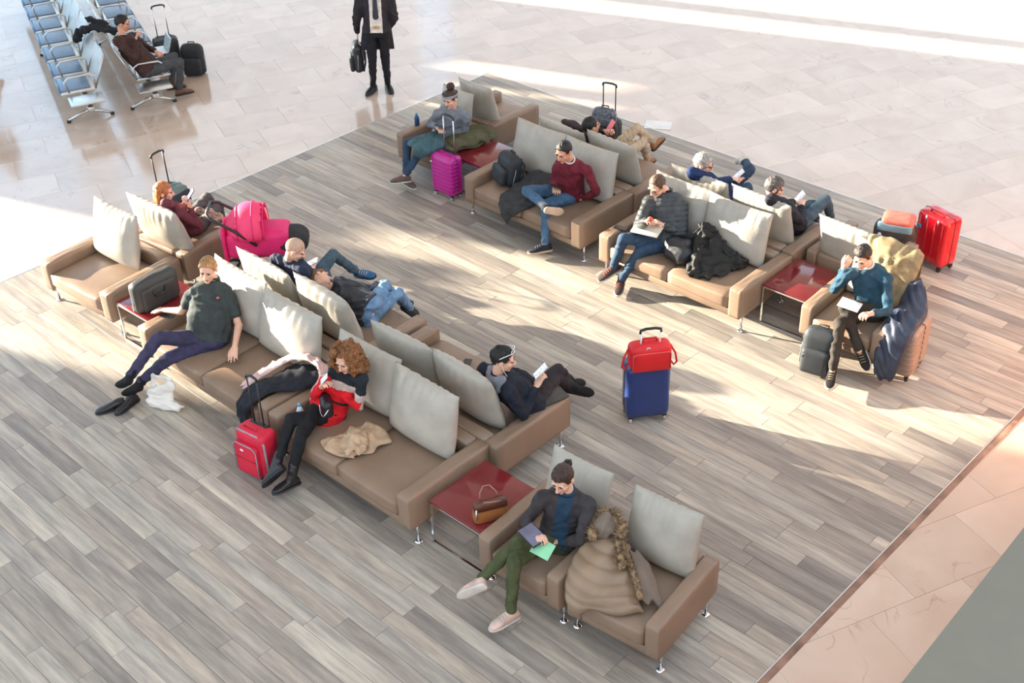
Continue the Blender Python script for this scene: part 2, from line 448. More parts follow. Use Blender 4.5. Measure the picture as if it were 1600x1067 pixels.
# ------------------------------------------------------------------ seats, tables, cushions
ARM_Z, BASE_Z = .52, .185
def seat_unit(name, label, cat, x0, yf, W, D, nseat, face, yaw=0.0, group=None, arm=.15):
    """upholstered seat; local x along the front 0..W, y from the front 0 to the back D.
    face -1 looks to -Y (front left corner at x0, yf), +1 looks to +Y (front right corner at x0, yf)"""
    rz = R_(yaw) + (0 if face < 0 else math.pi)
    t = thing(name, label, cat, (x0, yf, 0), rz, group)
    h = ARM_Z-BASE_Z
    link('base', rbox_mesh('base', (W-2*arm+.02, D-.04, .075), .012, 2, (W/2, D/2-.005, BASE_Z+.0375)), leather, t)
    for x in (arm/2, W-arm/2):
        link('arm', puff_mesh('arm', (arm, D, h), .006, .022, c=(x, D/2, BASE_Z+h/2)), leather, t)
    link('back', puff_mesh('back', (W-2*arm, .14, h), .004, .022, c=(W/2, D-.07, BASE_Z+h/2)), leather, t)
    sw = (W-2*arm)/nseat
    for k in range(nseat):
        link('seat_cushion', puff_mesh('seat_cushion', (sw-.008, D-.15, .155), .016, .035, seed=k, c=(arm+sw*(k+.5), (D-.15)/2-.006, BASE_Z+.075+.0775)), leather, t)
    for x in (.035, W-.035):
        for y in (.10, D-.10):
            lg = MB().tube([(x, y, .006), (x, y, BASE_Z+.05)], .013, 10)
            l = link('leg', lg.mesh('leg'), chrome, t)
            ft = MB().loft([V(*[[x+r*math.cos(a), y+r*math.sin(a), z] for a in np.arange(14)*2*math.pi/14]) for r, z in ((.034,0),(.034,.006),(.016,.014))])
            link('foot', ft.mesh('foot'), chrome, l)
    return t

PIL = {}
def pillow_mesh(var):
    if var in PIL: return PIL[var]
    rnd = random.Random(var); ph = [rnd.uniform(0, 6.3) for _ in range(12)]
    nu, nv = 36, 26; P = []; F = []
    for side in (1, -1):
        for j in range(nv+1):
            for i in range(nu+1):
                a, b = -1+2*i/nu, -1+2*j/nv           # a across, b up
                ea, eb = 1-abs(a)**2.6, 1-abs(b)**2.6
                th = (max(ea, 0)**.55)*(max(eb, 0)**.5)*(.62+.38*(.5-.5*b))
                x = a*(1-.035*(1-b*b))*(1-.03*max(b, 0)); z = b*(1-.05*(1-a*a)*(1 if b > 0 else .4))
                top = max(0, (b-.25)/.75)**1.2
                w = .24*top*(1-abs(a)**6)*(1-abs(2*i/nu-1)**8)*(abs(math.sin(13*a+ph[0]+1.2*math.sin(3*a+ph[1])))-.5)*(1-max(0, (b-.93)/.07))
                w += .05*math.sin(5*a+ph[2]+2*b)*math.sin(4*b+ph[3])*(1-a*a)*(1-b*b)
                w += .06*max(0, abs(a)-.7)/.3*math.sin(9*b+ph[4])*(1-abs(a)**8)
                P.append((x*.5, side*.5*max(0, th+w*(.5+.5*th)), z*.5))
    n1 = (nu+1)*(nv+1)
    for s, o in ((0, 0), (1, n1)):
        for j in range(nv):
            for i in range(nu):
                q = (o+j*(nu+1)+i, o+j*(nu+1)+i+1, o+(j+1)*(nu+1)+i+1, o+(j+1)*(nu+1)+i)
                F.append(q if s else q[::-1])
    me = MB().add(P, F).mesh('pillow')
    bm = bmesh.new(); bm.from_mesh(me); bmesh.ops.remove_doubles(bm, verts=bm.verts, dist=1e-4); bmesh.ops.recalc_face_normals(bm, faces=bm.faces); bm.to_mesh(me); bm.free()
    me.materials.append(pillow_m); me.polygons.foreach_set('use_smooth', [True]*len(me.polygons))
    PIL[var] = me
    return me
def pillow(label, xc, yc, w, h, face, lean=14, yaw=0.0, t=.24, z0=.42, var=0, roll=0.0):
    """loose back cushion standing on the seat at (xc, yc), leaning back"""
    o = link('back_cushion', pillow_mesh(var), None, None, smooth=False)
    rz = R_(yaw) + (0 if face < 0 else math.pi)
    M = Matrix.Rotation(rz, 4, 'Z') @ Matrix.Rotation(R_(-lean), 4, 'X') @ Matrix.Rotation(R_(roll), 4, 'Y')
    up = M.to_3x3() @ Vector((0,0,1))
    o.matrix_world = Matrix.Translation(Vector((xc, yc, z0)) + up*(h/2)) @ M @ Matrix.Diagonal((w, t, h, 1))
    return tag(o, label, 'cushion', 'loose back cushions')

G1, G2 = 'upholstered sofas', 'upholstered armchairs'
FD = .95
# front block, front row (looks towards -Y)
seat_unit('armchair', 'empty sunlit armchair at the far left end of the front row', 'armchair', .80, -7.62, 1.19, .93, 1, -1, 5, G2)
seat_unit('sofa', 'two-seat sofa with the barefoot-in-socks man in black shirt', 'sofa', 2.68, -7.61, 2.04, FD, 2, -1, .8, G1)
seat_unit('sofa', 'two-seat sofa where the curly-haired woman in red sits', 'sofa', 4.745, -7.60, 1.80, FD, 2, -1, .8, G1)
seat_unit('armchair', 'armchair of the woman with tablet, beside the brown handbag table', 'armchair', 7.215, -7.47, .80, .86, 1, -1, 3.3, G2, .13)
seat_unit('armchair', 'nearest armchair, with the fur-trimmed coat thrown over its arm', 'armchair', 8.06, -7.40, .80, .86, 1, -1, 6.5, G2, .13)
# front block, rear row (looks towards +Y)
seat_unit('armchair', 'armchair of the red-haired woman with lilac phone', 'armchair', 1.78, -5.68, .94, .86, 1, 1, 8, G2)
seat_unit('sofa', 'sofa carrying the bald man and the sleeper in dark jacket', 'sofa', 4.74, -5.66, 2.03, FD, 2, 1, .6, G1)
seat_unit('sofa', 'sofa of the man wearing white earphones', 'sofa', 6.60, -5.68, 1.80, FD, 2, 1, .6, G1)
# back block, front row
seat_unit('armchair', 'armchair of the woman in grey sweater, by the magenta suitcase', 'armchair', 1.35, -3.02, .80, .86, 1, -1, 0, G2, .13)
seat_unit('sofa', 'two-seat sofa of the man in burgundy sweater', 'sofa', 2.84, -3.30, 1.80, .93, 2, -1, .5, G1)
seat_unit('sofa', 'two-seat sofa of the man in quilted black jacket with glasses', 'sofa', 4.92, -3.32, 1.83, .93, 2, -1, .5, G1)
seat_unit('armchair', 'armchair of the man in teal blue sweater', 'armchair', 7.30, -3.10, .88, .86, 1, -1, 2.5, G2, .13)
# back block, rear row
seat_unit('armchair', 'empty armchair turned away behind the woman in grey sweater', 'armchair', 2.16, -1.24, .80, .86, 1, 1, 0, G2, .13)
seat_unit('sofa', 'turned-away sofa of the man in khaki trousers', 'sofa', 4.66, -1.43, 1.70, .92, 2, 1, .4, G1)
seat_unit('sofa', 'turned-away sofa shared by the two grey-haired people', 'sofa', 6.71, -1.42, 1.80, .92, 2, 1, .4, G1)
seat_unit('armchair', 'empty turned-away armchair behind the rightmost red table', 'armchair', 7.60, -1.32, .84, .84, 1, 1, 0, G2, .13)

pillow('cushion of the empty sunlit armchair at far left', 1.27, -6.98, .78, .62, -1, 12, 4, .30, var=1)
pillow('cushion behind the man in black shirt', 3.27, -6.88, .88, .60, -1, 16, 0, .26, var=2)
pillow('sunlit cushion right of the man in black shirt', 4.13, -6.90, .88, .60, -1, 14, 1, .32, var=3)
pillow('cushion behind the curly-haired woman', 5.20, -6.88, .82, .60, -1, 14, 2, .26, var=4)
pillow('cushion above the beige jacket on the front sofa', 5.98, -6.92, .80, .62, -1, 12, 0, .32, var=5)
pillow('cushion behind the woman with tablet', 7.60, -6.82, .60, .58, -1, 16, 3, .24, var=6)
pillow('cushion of the nearest armchair with fur-trimmed coat', 8.38, -6.72, .62, .58, -1, 12, 6, .26, var=7)
pillow('cushion of the red-haired woman', 1.42, -6.40, .86, .60, 1, 14, 5, .28, var=8)
pillow('cushion behind the bald man', 3.29, -6.34, .88, .58, 1, 14, 0, .26, var=9)
pillow('cushion behind the sleeper in dark jacket', 4.15, -6.32, .88, .60, 1, 12, -2, .30, var=10)
pillow('cushion beside the abandoned dark phone', 5.28, -6.34, .80, .60, 1, 12, 3, .26, var=11)
pillow('cushion behind the man wearing white earphones', 6.03, -6.30, .80, .60, 1, 14, -3, .30, var=12)
pillow('cushion behind the woman in grey sweater', 1.74, -2.40, .56, .56, -1, 14, 0, .22, var=13)
pillow('cushion above the black backpack', 3.36, -2.62, .80, .62, -1, 12, 0, .28, var=14)
pillow('cushion behind the man in burgundy sweater', 4.12, -2.62, .80, .62, -1, 12, 0, .28, var=15)
pillow('cushion behind the man in quilted jacket', 5.42, -2.64, .78, .60, -1, 14, 0, .26, var=16)
pillow('cushion behind the black jacket and bag', 6.17, -2.66, .80, .60, -1, 12, 0, .30, var=17)
pillow('cushion under the khaki coat of the man in teal', 7.74, -2.44, .66, .58, -1, 12, 2, .24, var=18)
pillow('cushion of the empty armchair behind the woman in grey', 1.80, -1.90, .60, .58, 1, 14, 0, .24, var=19)
pillow('cushion at the head of the man in khaki trousers', 3.42, -2.08, .74, .56, 1, 16, 0, .24, var=20)
pillow('cushion right of the head of the man in khaki', 4.14, -2.04, .78, .58, 1, 14, -3, .28, var=21)
pillow('cushion behind the grey-haired man in blue', 5.42, -2.10, .78, .58, 1, 14, 0, .24, var=22)
pillow('cushion behind the grey-haired person in black', 6.20, -2.08, .78, .58, 1, 14, -2, .28, var=23)
pillow('cushion of the empty armchair behind the rightmost table', 7.14, -2.00, .62, .54, 1, 14, -2, .24, var=24)

def side_table(label, x0, y0, w, d, yaw=0):
    t = thing('side_table', label, 'table', (x0, y0, 0), R_(yaw), 'red lacquered side tables')
    link('table_top', rbox_mesh('table_top', (w, d, .022), .004, 2, (w/2, d/2, .449)), table_red, t)
    for y in (.014, d-.014):
        m = MB()
        for c, s in (((.011, y, .219), (.018, .018, .438)), ((w-.011, y, .219), (.018, .018, .438)), ((w/2, y, .009), (w-.004, .018, .018)), ((w/2, y, .429), (w-.004, .018, .018))):
            m.box(c, s)
        link('frame', m.mesh('frame'), chrome, t, smooth=False)
    return t
side_table('red side table carrying the black briefcase', 2.045, -7.47, .60, .66, 3)
side_table('red side table carrying the brown handbag', 6.60, -7.41, .60, .66, 1)
side_table('red side table behind the magenta suitcase', 2.19, -2.92, .60, .62, 0)
side_table('empty red side table left of the man in teal', 6.765, -2.95, .52, .66, 2)

# ------------------------------------------------------------------ metal bench rows
BE = azv(158.4)
def bench_row(name, label, base, nvec, nseats):
    """beam bench: local x along the row, y towards the seat front"""
    ang = math.atan2(BE[1], BE[0])
    sgn = 1 if np.dot(V(-math.sin(ang), math.cos(ang)), nvec[:2]) > 0 else -1
    t = thing(name, label, 'bench', (base[0], base[1], -.012), ang, 'metal bench rows')
    pitch = .675; L = pitch*nseats
    pad = mat('slate_blue_vinyl', srgb(96,122,150), .3, var=.06); perf = mat('pale_perforated_steel', (.68,.67,.62), .33, metal=.7, var=.05)
    link('beam', rbox_mesh('beam', (L+.5, .08, .06), .01, 2, (L/2-.25, 0, .33)), steel, t)
    for x in (-.02, L*.52):
        m = MB()
        m.tube([(x, 0, .33), (x, 0, .12)], .03, 8)
        for s in (1, -1): m.tube([(x, 0, .14), (x, s*.14, .10), (x, s*.30, .035)], [.026,.022,.018], 8)
        lg = link('leg_frame', m.mesh('leg_frame'), steel, t)
        for s in (1, -1): link('foot_cap', MB().tube([(x, s*.30, 0), (x, s*.30, .04)], .028, 10).mesh('foot_cap'), rubber, lg)
    tr = link('end_tray', rbox_mesh('end_tray', (.34, .46, .02), .004, 2, (-.30, .02*sgn, .40)), steel, t)
    for k in range(nseats):
        x = (k+.5)*pitch
        s = rbox_mesh('seat', (pitch-.05, .48, .035), .012, 2, (x, .08*sgn, .40)); so_ = link('seat', s, perf, t)
        link('seat_pad', rbox_mesh('seat_pad', (pitch-.14, .40, .02), .008, 2, (x, .10*sgn, .425)), pad, so_)
        edge = MB().tube([(x-pitch/2+.04, .31*sgn, .40), (x+pitch/2-.04, .31*sgn, .40)], .024, 8); link('front_roll', edge.mesh('r'), pad, so_)
        b = MB(); bw = pitch-.06; d0, d1 = -.17*sgn, -.36*sgn
        b.box((x, (d0+d1)/2, .645), (bw, .02, .46), M=np.array([[1,0,0],[0,math.cos(.39*sgn),-math.sin(.39*sgn)],[0,math.sin(.39*sgn),math.cos(.39*sgn)]]))
        bo = link('backrest', b.mesh('backrest'), perf, t, smooth=False)
        rim = MB().tube([(x-bw/2, d0, .43), (x-bw/2, d1, .86), (x+bw/2, d1, .86), (x+bw/2, d0, .43)], .012, 6); link('rim', rim.mesh('rim'), steel, bo)
        if k in (0, 1, 2, 3, 4, 5, 6, 7):
            a = MB().tube([(x-pitch/2, -.16*sgn, .42), (x-pitch/2, -.17*sgn, .60), (x-pitch/2, -.10*sgn, .64), (x-pitch/2, .18*sgn, .63), (x-pitch/2, .24*sgn, .58), (x-pitch/2, .20*sgn, .42)], .014, 8)
            link('armrest', a.mesh('armrest'), steel, t)
    return t
nB = azv(68.4)
bench_row('bench_row', 'metal bench row at the left edge with empty blue pads', V(-3.21, -4.74), -nB, 8)
bench_row('bench_row', 'metal bench row where the man in brown jacket sits', V(-2.90, -3.91), nB, 8)
# ------------------------------------------------------------------ people
DEBUG = False
def skin_mat(k):
    return mat('skin_%d' % k, [srgb(224,176,150), srgb(206,152,124), srgb(190,134,106)][k], .5, var=.05, vscale=12)
lip_m = mat('lips', srgb(178,104,94), .45)
eye_m = mat('dark_eye', (.03,.022,.018), .15)
def cloth_mat(name, rgb, rough=.8, bump=.25, bscale=120, var=.12):
    return mat(name, srgb(*rgb), rough, var=var, vscale=14, bump=bump, bscale=bscale, spec=.25)
def hair_mat(name, rgb, rough=.45):
    return mat(name, srgb(*rgb), rough, var=.3, vscale=40, bump=.9, bscale=70, stretch=(1.6, 1.6, .35), spec=.4)

def solve(parent, uvz, L):
    """point on the sight line of (u, v), near height z and L away from its parent joint"""
    u, v, zh = uvz
    zs = np.linspace(zh-.3, zh+.3, 121); best = None
    for z in zs:
        p = at(u, v, z); d = np.linalg.norm(p-parent)
        c = ((d-L)/.02)**2 + ((z-zh)/.06)**2
        if best is None or c < best[0]: best = (c, p)
    p = best[1]
    return parent + nrm(p-parent)*min(max(np.linalg.norm(p-parent), L*.9), L*1.1)

def hand(mb, w, d, n, side, curl, s=1.0, mi=0):
    """palm and five fingers; d along the hand, n out of the back of the hand, side +1 = thumb along d x n"""
    d = nrm(d); n = nrm(n-d*np.dot(n, d)); l = np.cross(d, n)*side
    mb.cap(w, w+d*.03*s, .027*s, .030*s, flat=n, k=.62, mi=mi)
    palm = w+d*.055*s
    mb.cap(w+d*.02*s+l*.012*s, palm+d*.03*s+l*.018*s, .024*s, .024*s, flat=n, k=.55, mi=mi)
    mb.cap(w+d*.02*s-l*.012*s, palm+d*.028*s-l*.018*s, .024*s, .022*s, flat=n, k=.55, mi=mi)
    for k, (o, Lf) in enumerate(((.034,.072),(.012,.080),(-.011,.075),(-.032,.058))):
        p = palm+d*(.034-.004*abs(k-1.2))*s+l*o*s; a = R_(curl*.55); fd = nrm(d+l*(o*2.5))
        for j, q in enumerate((.45,.32,.23)):
            dr = fd*math.cos(a)-n*math.sin(a); p2 = p+dr*Lf*q*s
            mb.cap(p, p2, (.0098-.0008*j)*s, (.0092-.0008*j)*s, nseg=8, mi=mi); p = p2; a += R_(curl)
    p = w+d*.03*s+l*.026*s; a = R_(28)
    for j, q in enumerate((.038,.032,.024)):
        dr = nrm(d*math.cos(a)+l*math.sin(a)-n*math.sin(R_(curl*.7))); p2 = p+dr*q*s
        mb.cap(p, p2, (.0125-.001*j)*s, (.0115-.001*j)*s, nseg=8, mi=mi); p = p2; a -= R_(22)

def sect(c, lat, fwd, w, d, n=20, e=2.4):
    th = np.arange(n)*2*math.pi/n
    cs, sn = np.cos(th), np.sin(th)
    x = np.sign(cs)*np.abs(cs)**(2/e)*w; y = np.sign(sn)*np.abs(sn)**(2/e)*d
    return c + np.outer(x, lat) + np.outer(y, fwd)

def head_frame(az, pitch, roll):
    f = azv(az, -pitch); r = nrm(np.cross(f, V(0,0,1))); u = np.cross(r, f)
    cr, sr = math.cos(R_(roll)), math.sin(R_(roll))
    r2, u2 = r*cr+u*sr, u*cr-r*sr
    return np.array([r2, f, u2])           # rows: right, forward, up

def shell_hair(name, m, parent, H, A, off, s, front, side, back, thick=.014, rough_amp=.004, scale=1.0, seed=0, ears=.0, freq=90):
    """cap of hair that hugs the skull down to the hairline"""
    bm = bmesh.new()
    bmesh.ops.create_uvsphere(bm, u_segments=44, v_segments=30, radius=1)
    rx, ry, rz = .083*scale, .103*scale, .096*scale
    def line(x, y):
        if y > .062: return front
        if y > .03: t = (y-.03)/.032; return side+(front-side)*t
        if y > -.045: return side
        return back if y < -.07 else side+(back-side)*((-.045-y)/.025)
    dele = []
    for v in bm.verts:
        v.co = Vector((v.co.x*rx, v.co.y*ry-.014, v.co.z*rz+.030))
    for f in bm.faces:
        c = f.calc_center_median()
        if c.z < line(c.x, c.y): dele.append(f)
    bmesh.ops.delete(bm, geom=dele, context='FACES')
    bmesh.ops.solidify(bm, geom=list(bm.faces), thickness=thick)
    bmesh.ops.recalc_face_normals(bm, faces=bm.faces)
    me = bpy.data.meshes.new(name); bm.to_mesh(me); bm.free()
    displace(me, folds(get_co(me), rough_amp, freq, seed))
    set_co(me, (get_co(me)*s) @ A + H - off)
    return link(name, me, m, parent)

def person(label, J, face=(0, 10, 0), s=1.0, fat=1.0, top=None, legs=None, skin=0, hair=None, hairstyle='short', shoe=None, sole=None,
           sock=None, top_name='sweater', leg_name='trousers', sleeve='long', flat=(True, True), curl=(45, 45), palm=(None, None), hdir=(None, None),
           collar=None, loose=.0, hem=0.0, top2=None, slouch=.05, wide=1.0, seed=0, lat=None, shoe_name='shoe', laces=None, boot=False, quilt=False, fold=.006, crew=True, fit=True):
    """J: photo pixel and height of each joint. R and L are the person's own sides."""
    G = {}
    # the hip joints are hidden: put them where thighs and back get their lengths
    p0 = at(*J['pel']); nk, kr, kl = at(*J['neck']), at(*J['kR']), at(*J['kL'])
    l0 = at(*J['sR'])-at(*J['sL']) if lat is None else np.asarray(lat, float)
    u0 = nrm(nk-p0); l0 = nrm(l0-u0*np.dot(l0, u0))*.092*s
    gx, gy = np.meshgrid(np.linspace(-.3, .3, 61), np.linspace(-.3, .3, 61))
    Q = p0 + np.stack([gx.ravel(), gy.ravel(), 0*gx.ravel()], 1)
    def ln(a): return np.sqrt((a**2).sum(1))
    cost = ((ln(Q-nk)-.50*s)/.03)**2 + ((ln(Q+l0-kr)-.43*s)/.03)**2 + ((ln(Q-l0-kl)-.43*s)/.03)**2 + (gx.ravel()**2+gy.ravel()**2)/.10**2
    G['pel'] = Q[int(np.argmin(cost))] if fit else p0
    G['neck'] = solve(G['pel'], J['neck'], .50*s)
    G['head'] = solve(G['neck'], J['head'], .17*s)
    G['sR'] = solve(G['neck'], J['sR'], .19*s); G['sL'] = solve(G['neck'], J['sL'], .19*s)
    G['eR'] = solve(G['sR'], J['eR'], .285*s); G['eL'] = solve(G['sL'], J['eL'], .285*s)
    G['wR'] = solve(G['eR'], J['wR'], .25*s); G['wL'] = solve(G['eL'], J['wL'], .25*s)
    up = nrm(G['neck']-G['pel'])
    la = G['sR']-G['sL'] if lat is None else np.asarray(lat, float)
    la = nrm(la-up*np.dot(la, up)); fw = np.cross(up, la)
    sm = (G['sR']+G['sL'])/2
    if lat is not None:
        pass
    kn0 = [at(*J['kR']), at(*J['kL'])]
    hl = nrm(la)
    G['hR'] = G['pel']+hl*.092*s; G['hL'] = G['pel']-hl*.092*s
    for k in 'RL':
        G['k'+k] = solve(G['h'+k], J['k'+k], .43*s); G['a'+k] = solve(G['k'+k], J['a'+k], .41*s)
    if DEBUG:
        for a_, b_, L_ in (('pel','neck',.5),('neck','head',.17),('neck','sR',.19),('neck','sL',.19),('sR','eR',.285),('sL','eL',.285),('eR','wR',.25),('eL','wL',.25),('hR','kR',.43),('hL','kL',.43),('kR','aR',.41),('kL','aL',.41)):
            c_ = CAMR @ (G[b_]-CAMPOS); px = (800+FPX*c_[0]/c_[2], 533.5-FPX*c_[1]/c_[2]); e_ = math.hypot(px[0]-J[b_][0], px[1]-J[b_][1])
            l_ = np.linalg.norm(G[b_]-G[a_])/(L_*s)
            if e_ > 4 or abs(G[b_][2]-J[b_][2]) > .1: print('DBG', label[:28], b_, 'px err %.0f' % e_, 'len %.2f' % l_, 'z %.2f want %.2f' % (G[b_][2], J[b_][2]))
    base = V(G['pel'][0], G['pel'][1], 0)
    if min(G['aR'][2], G['aL'][2]) < .2 and J.get('floor') is not None: base[2] = J['floor']
    root = thing('person', label, 'person', base)
    # ---- torso curve
    ctr = (G['pel']+G['neck'])/2 - fw*slouch*s
    def spine(t): return (1-t)**2*G['pel'] + 2*t*(1-t)*ctr + t*t*G['neck']
    def torso(mb, k, t0=-.14, t1=1.0, extra=0.0):
        secs = []
        prof = ((-.14,.130,.100),(-.05,.168,.118),(.08,.170,.122),(.28,.150*fat**.7,.112*fat**1.5),(.45,.150*fat**.6,.116*fat**1.5),(.62,.160,.118*fat**.5),(.78,.165,.112),(.90,.140,.092),(.98,.085,.068),(1.04,.058,.055))
        for t, w, d in prof:
            if t < t0 or t > t1: continue
            secs.append(sect(spine(t)+fw*(.02*(fat-1)*8 if .2 < t < .6 else 0)*s, la, fw, (w*k*wide+extra)*s, (d*k+extra)*s))
        mb.loft(secs)
    # ---- the body: one continuous surface
    B = MB(); A = head_frame(*face)
    H = G['head']
    def hp(x, y, z): return H + s*(V(x, y, z) @ A)
    def hel(c, r): B.ell(hp(*c), [q*s for q in r], A, 16, 11)
    hel((0,-.012,.028), (.075,.095,.087)); hel((0,.022,-.035), (.061,.066,.074)); hel((0,.036,-.078), (.043,.044,.031)); hel((0,.066,-.097), (.021,.018,.017))
    B.cap(hp(0,.086,.014), hp(0,.108,-.024), .0085*s, .0135*s)
    for x in (-1, 1):
        hel((x*.011,.097,-.029), (.009,.010,.008)); hel((x*.030,.076,.026), (.026,.013,.009)); hel((x*.038,.058,-.022), (.023,.022,.021)); hel((x*.077,-.012,-.004), (.011,.021,.031))
    hel((0,.088,-.054), (.021,.011,.0065)); hel((0,.085,-.066), (.019,.011,.0065))
    B.cap(hp(0,-.022,-.055), G['neck']+up*.0, .047*s, .052*s)
    B.cap(G['neck'], spine(.9), .050*s, .052*s)
    torso(B, .55, t1=.95)
    for k in 'RL':
        bare = sleeve == 'short'
        B.cap(spine(.88), G['s'+k], .040*s, .036*s); B.cap(G['s'+k], G['e'+k], .034*s if bare else .024*s, (.036 if bare else .022)*s)
        B.cap(G['e'+k], G['w'+k], (.038 if bare else .022)*s, .026*s)
        fd = G['w'+k]-G['e'+k]; i = 0 if k == 'R' else 1
        hd = nrm(fd) if hdir[i] is None else nrm(hdir[i])
        nn = V(0,0,1) if palm[i] is None else np.asarray(palm[i], float)
        hand(B, G['w'+k], hd, nn, (-1 if k == 'R' else 1), curl[i], s)
        B.cap(G['h'+k], G['k'+k], .026*s, .024*s); B.cap(G['k'+k], G['a'+k]*.7+G['k'+k]*.3, .024*s, .026*s); B.cap(G['a'+k]*.7+G['k'+k]*.3, G['a'+k], .030*s, .032*s)
    # feet
    feet = {}
    for i, k in enumerate('RL'):
        a = G['a'+k]; t = at(*J['t'+k])
        if flat[i]:
            fd = t-a; fd[2] = 0; fd = nrm(fd); fu = V(0,0,1)
        else:
            fd = nrm(t-a); fu = nrm(G['k'+k]-a); fu = nrm(fu-fd*np.dot(fu, fd))
        feet[k] = (a, fd, fu)
        B.cap(a-fu*.045*s, a-fu*.055*s+fd*.12*s, .03*s, .022*s); B.cap(a, a-fu*.045*s, .03*s, .03*s)
    me = vox(B, .006, 2, .4)
    co = get_co(me)
    loc = (co-H) @ A.T / s
    set_co(me, co-base)
    body = link('body', me, [skin_mat(skin), lip_m], root)
    cen = np.empty(len(me.polygons)*3); me.polygons.foreach_get('center', cen); cen = ((cen.reshape(-1,3)+base-H) @ A.T)/s
    lipm = (np.abs(cen[:,0]) < .021) & (cen[:,1] > .085) & (cen[:,2] > -.073) & (cen[:,2] < -.048)
    me.polygons.foreach_set('material_index', lipm.astype(np.int32))
    for x in (-1, 1):
        e = MB().ell(hp(x*.030,.079,.008)-base, (.0138*s,.0095*s,.0080*s), A, 10, 7); link('eye', e.mesh('eye'), eye_m, root)
    # ---- clothes
    C = MB(); ex = .012+loose
    torso(C, 1.0, t0=-.06 if hem <= 0 else -.14, t1=1.0, extra=ex)
    nd = nrm(hp(0,-.022,-.055)-G['neck']); nl = nrm(np.cross(nd, fw)); nf = np.cross(nl, nd)
    if crew: C.loft([sect(spine(.86), la, fw, .10*s, .085*s, 20), sect(G['neck']-nd*.03*s, nl, nf, .068*s, .068*s, 20, 2), sect(G['neck']+nd*.022*s, nl, nf, .059*s, .060*s, 20, 2)])
    if hem > 0: C.cap(G['pel']+up*.02, G['pel']-up*.02+fw*hem*.5, .165*s, .15*s, flat=fw, k=.72)
    for k in 'RL':
        C.cap(spine(.86), G['s'+k], .07*s, (.064+loose)*s); sh = G['s'+k]
        if sleeve == 'long':
            C.cap(sh, G['e'+k], (.062+loose)*s, (.050+loose*.8)*s)
            C.cap(G['e'+k], G['e'+k]*.10+G['w'+k]*.90, (.049+loose*.8)*s, (.037+loose*.6)*s)
        else:
            C.cap(sh, sh*.42+G['e'+k]*.58, (.066+loose)*s, (.068+loose)*s)
    me = vox(C, .0100, 3, .5)
    fa = folds(get_co(me), fold, 26, seed)
    if quilt:
        q = np.abs(np.sin((get_co(me) @ up)*math.pi/.055)); fa = fa*.5 + (q**.5)*.010-.006
    displace(me, fa); set_co(me, get_co(me)-base)
    tops = [top] + ([top2[0]] if top2 else [])
    to = link(top_name, me, tops, root)
    if top2:
        cen = np.empty(len(me.polygons)*3); me.polygons.foreach_get('center', cen); cen = cen.reshape(-1,3)+base
        idx = top2[1](cen, G, la, fw, up, spine)
        me.polygons.foreach_set('material_index', idx.astype(np.int32))
    if collar is not None:
        th = np.arange(16)*2*math.pi/16
        cn = nrm(H-G['neck']); cpt = [G['neck']+cn*.030*s+(la*math.cos(a)*.060+fw*math.sin(a)*.062)*s-base - cn*.022*s*math.sin(a) for a in th]
        link('collar', MB().tube(cpt, .011*s, 8, closed=True).mesh('collar'), collar, root)
    T = MB()
    T.loft([sect(spine(t), la, fw, w*s, d*s) for t, w, d in ((-.16,.13,.10),(-.06,.175,.128),(.06,.176,.13),(.16,.165,.124))])
    for k in 'RL':
        T.cap(G['h'+k]-up*.01, G['k'+k], .092*s, .066*s)
        T.cap(G['k'+k], G['a'+k]*.93+G['k'+k]*.07, .064*s, .047*s)
    me = vox(T, .0100, 2, .5); displace(me, folds(get_co(me), fold*.8, 24, seed+5)); set_co(me, get_co(me)-base)
    link(leg_name, me, legs, root)
    # ---- shoes
    for i, k in enumerate('RL'):
        a, fd, fu = feet[k]; fl = np.cross(fd, fu); c0 = a-fu*.085*s-base
        def sec(y, w, zb, zt): 
            m = c0+fd*y*s+fu*(zb+zt)/2*s
            return sect(m, fl, fu, w*s, (zt-zb)/2*s, 16, 2.8)
        if sock is not None:
            sk = MB().cap(a-base-fu*.02*s, a-base+nrm(G['k'+k]-a)*.10*s, .040*s, .042*s)
            if shoe is None:
                sk.loft([sec(y, w, z0, z1) for y, w, z0, z1 in ((-.07,.020,.015,.05),(-.05,.034,.004,.085),(.0,.038,.002,.10),(.07,.042,.002,.07),(.13,.044,.004,.055),(.17,.034,.008,.045),(.185,.018,.015,.035))])
                m3 = vox(sk, .008, 2); link('sock', m3, sock, root)
                continue
            link('sock', sk.mesh('sock'), sock, root)
        up_ = ((-.075,.022,.018,.065),(-.055,.037,.018,.095),(0,.040,.018,.105 if not boot else .12),(.06,.043,.018,.085),(.11,.047,.018,.066),(.155,.042,.018,.052),(.185,.026,.018,.040),(.195,.012,.02,.032))
        m2 = MB().loft([sec(*q) for q in up_])
        if boot: m2.cap(c0+fu*.09*s, c0+fu*.09*s+nrm(G['k'+k]-a)*.13*s, .046*s, .050*s)
        sh = link(shoe_name, vox(m2, .008, 2) if boot else m2.mesh('shoe'), shoe, root)
        so2 = MB().loft([sec(y, w, 0, .024) for y, w in ((-.08,.024),(-.06,.040),(0,.043),(.07,.047),(.115,.050),(.16,.045),(.19,.030),(.202,.012))])
        link('sole', so2.mesh('sole'), sole or rubber, sh)
        if laces:
            lm = MB()
            for q in range(4):
                y = .035+.025*q; zt = .098-.009*q
                lm.tube([c0+fd*y*s+fl*x*s+fu*(zt-abs(x)*.25)*s for x in (-.024,-.012,0,.012,.024)], .0035*s, 5)
            link('laces', lm.mesh('laces'), laces, sh)
    # ---- hair
    def hobj(name, mb, v=.007, amp=.004, fr=70):
        m4 = vox(mb, v, 1, .4); displace(m4, folds(get_co(m4), amp, fr, seed)); set_co(m4, get_co(m4)-base); return link(name, m4, hair, root)
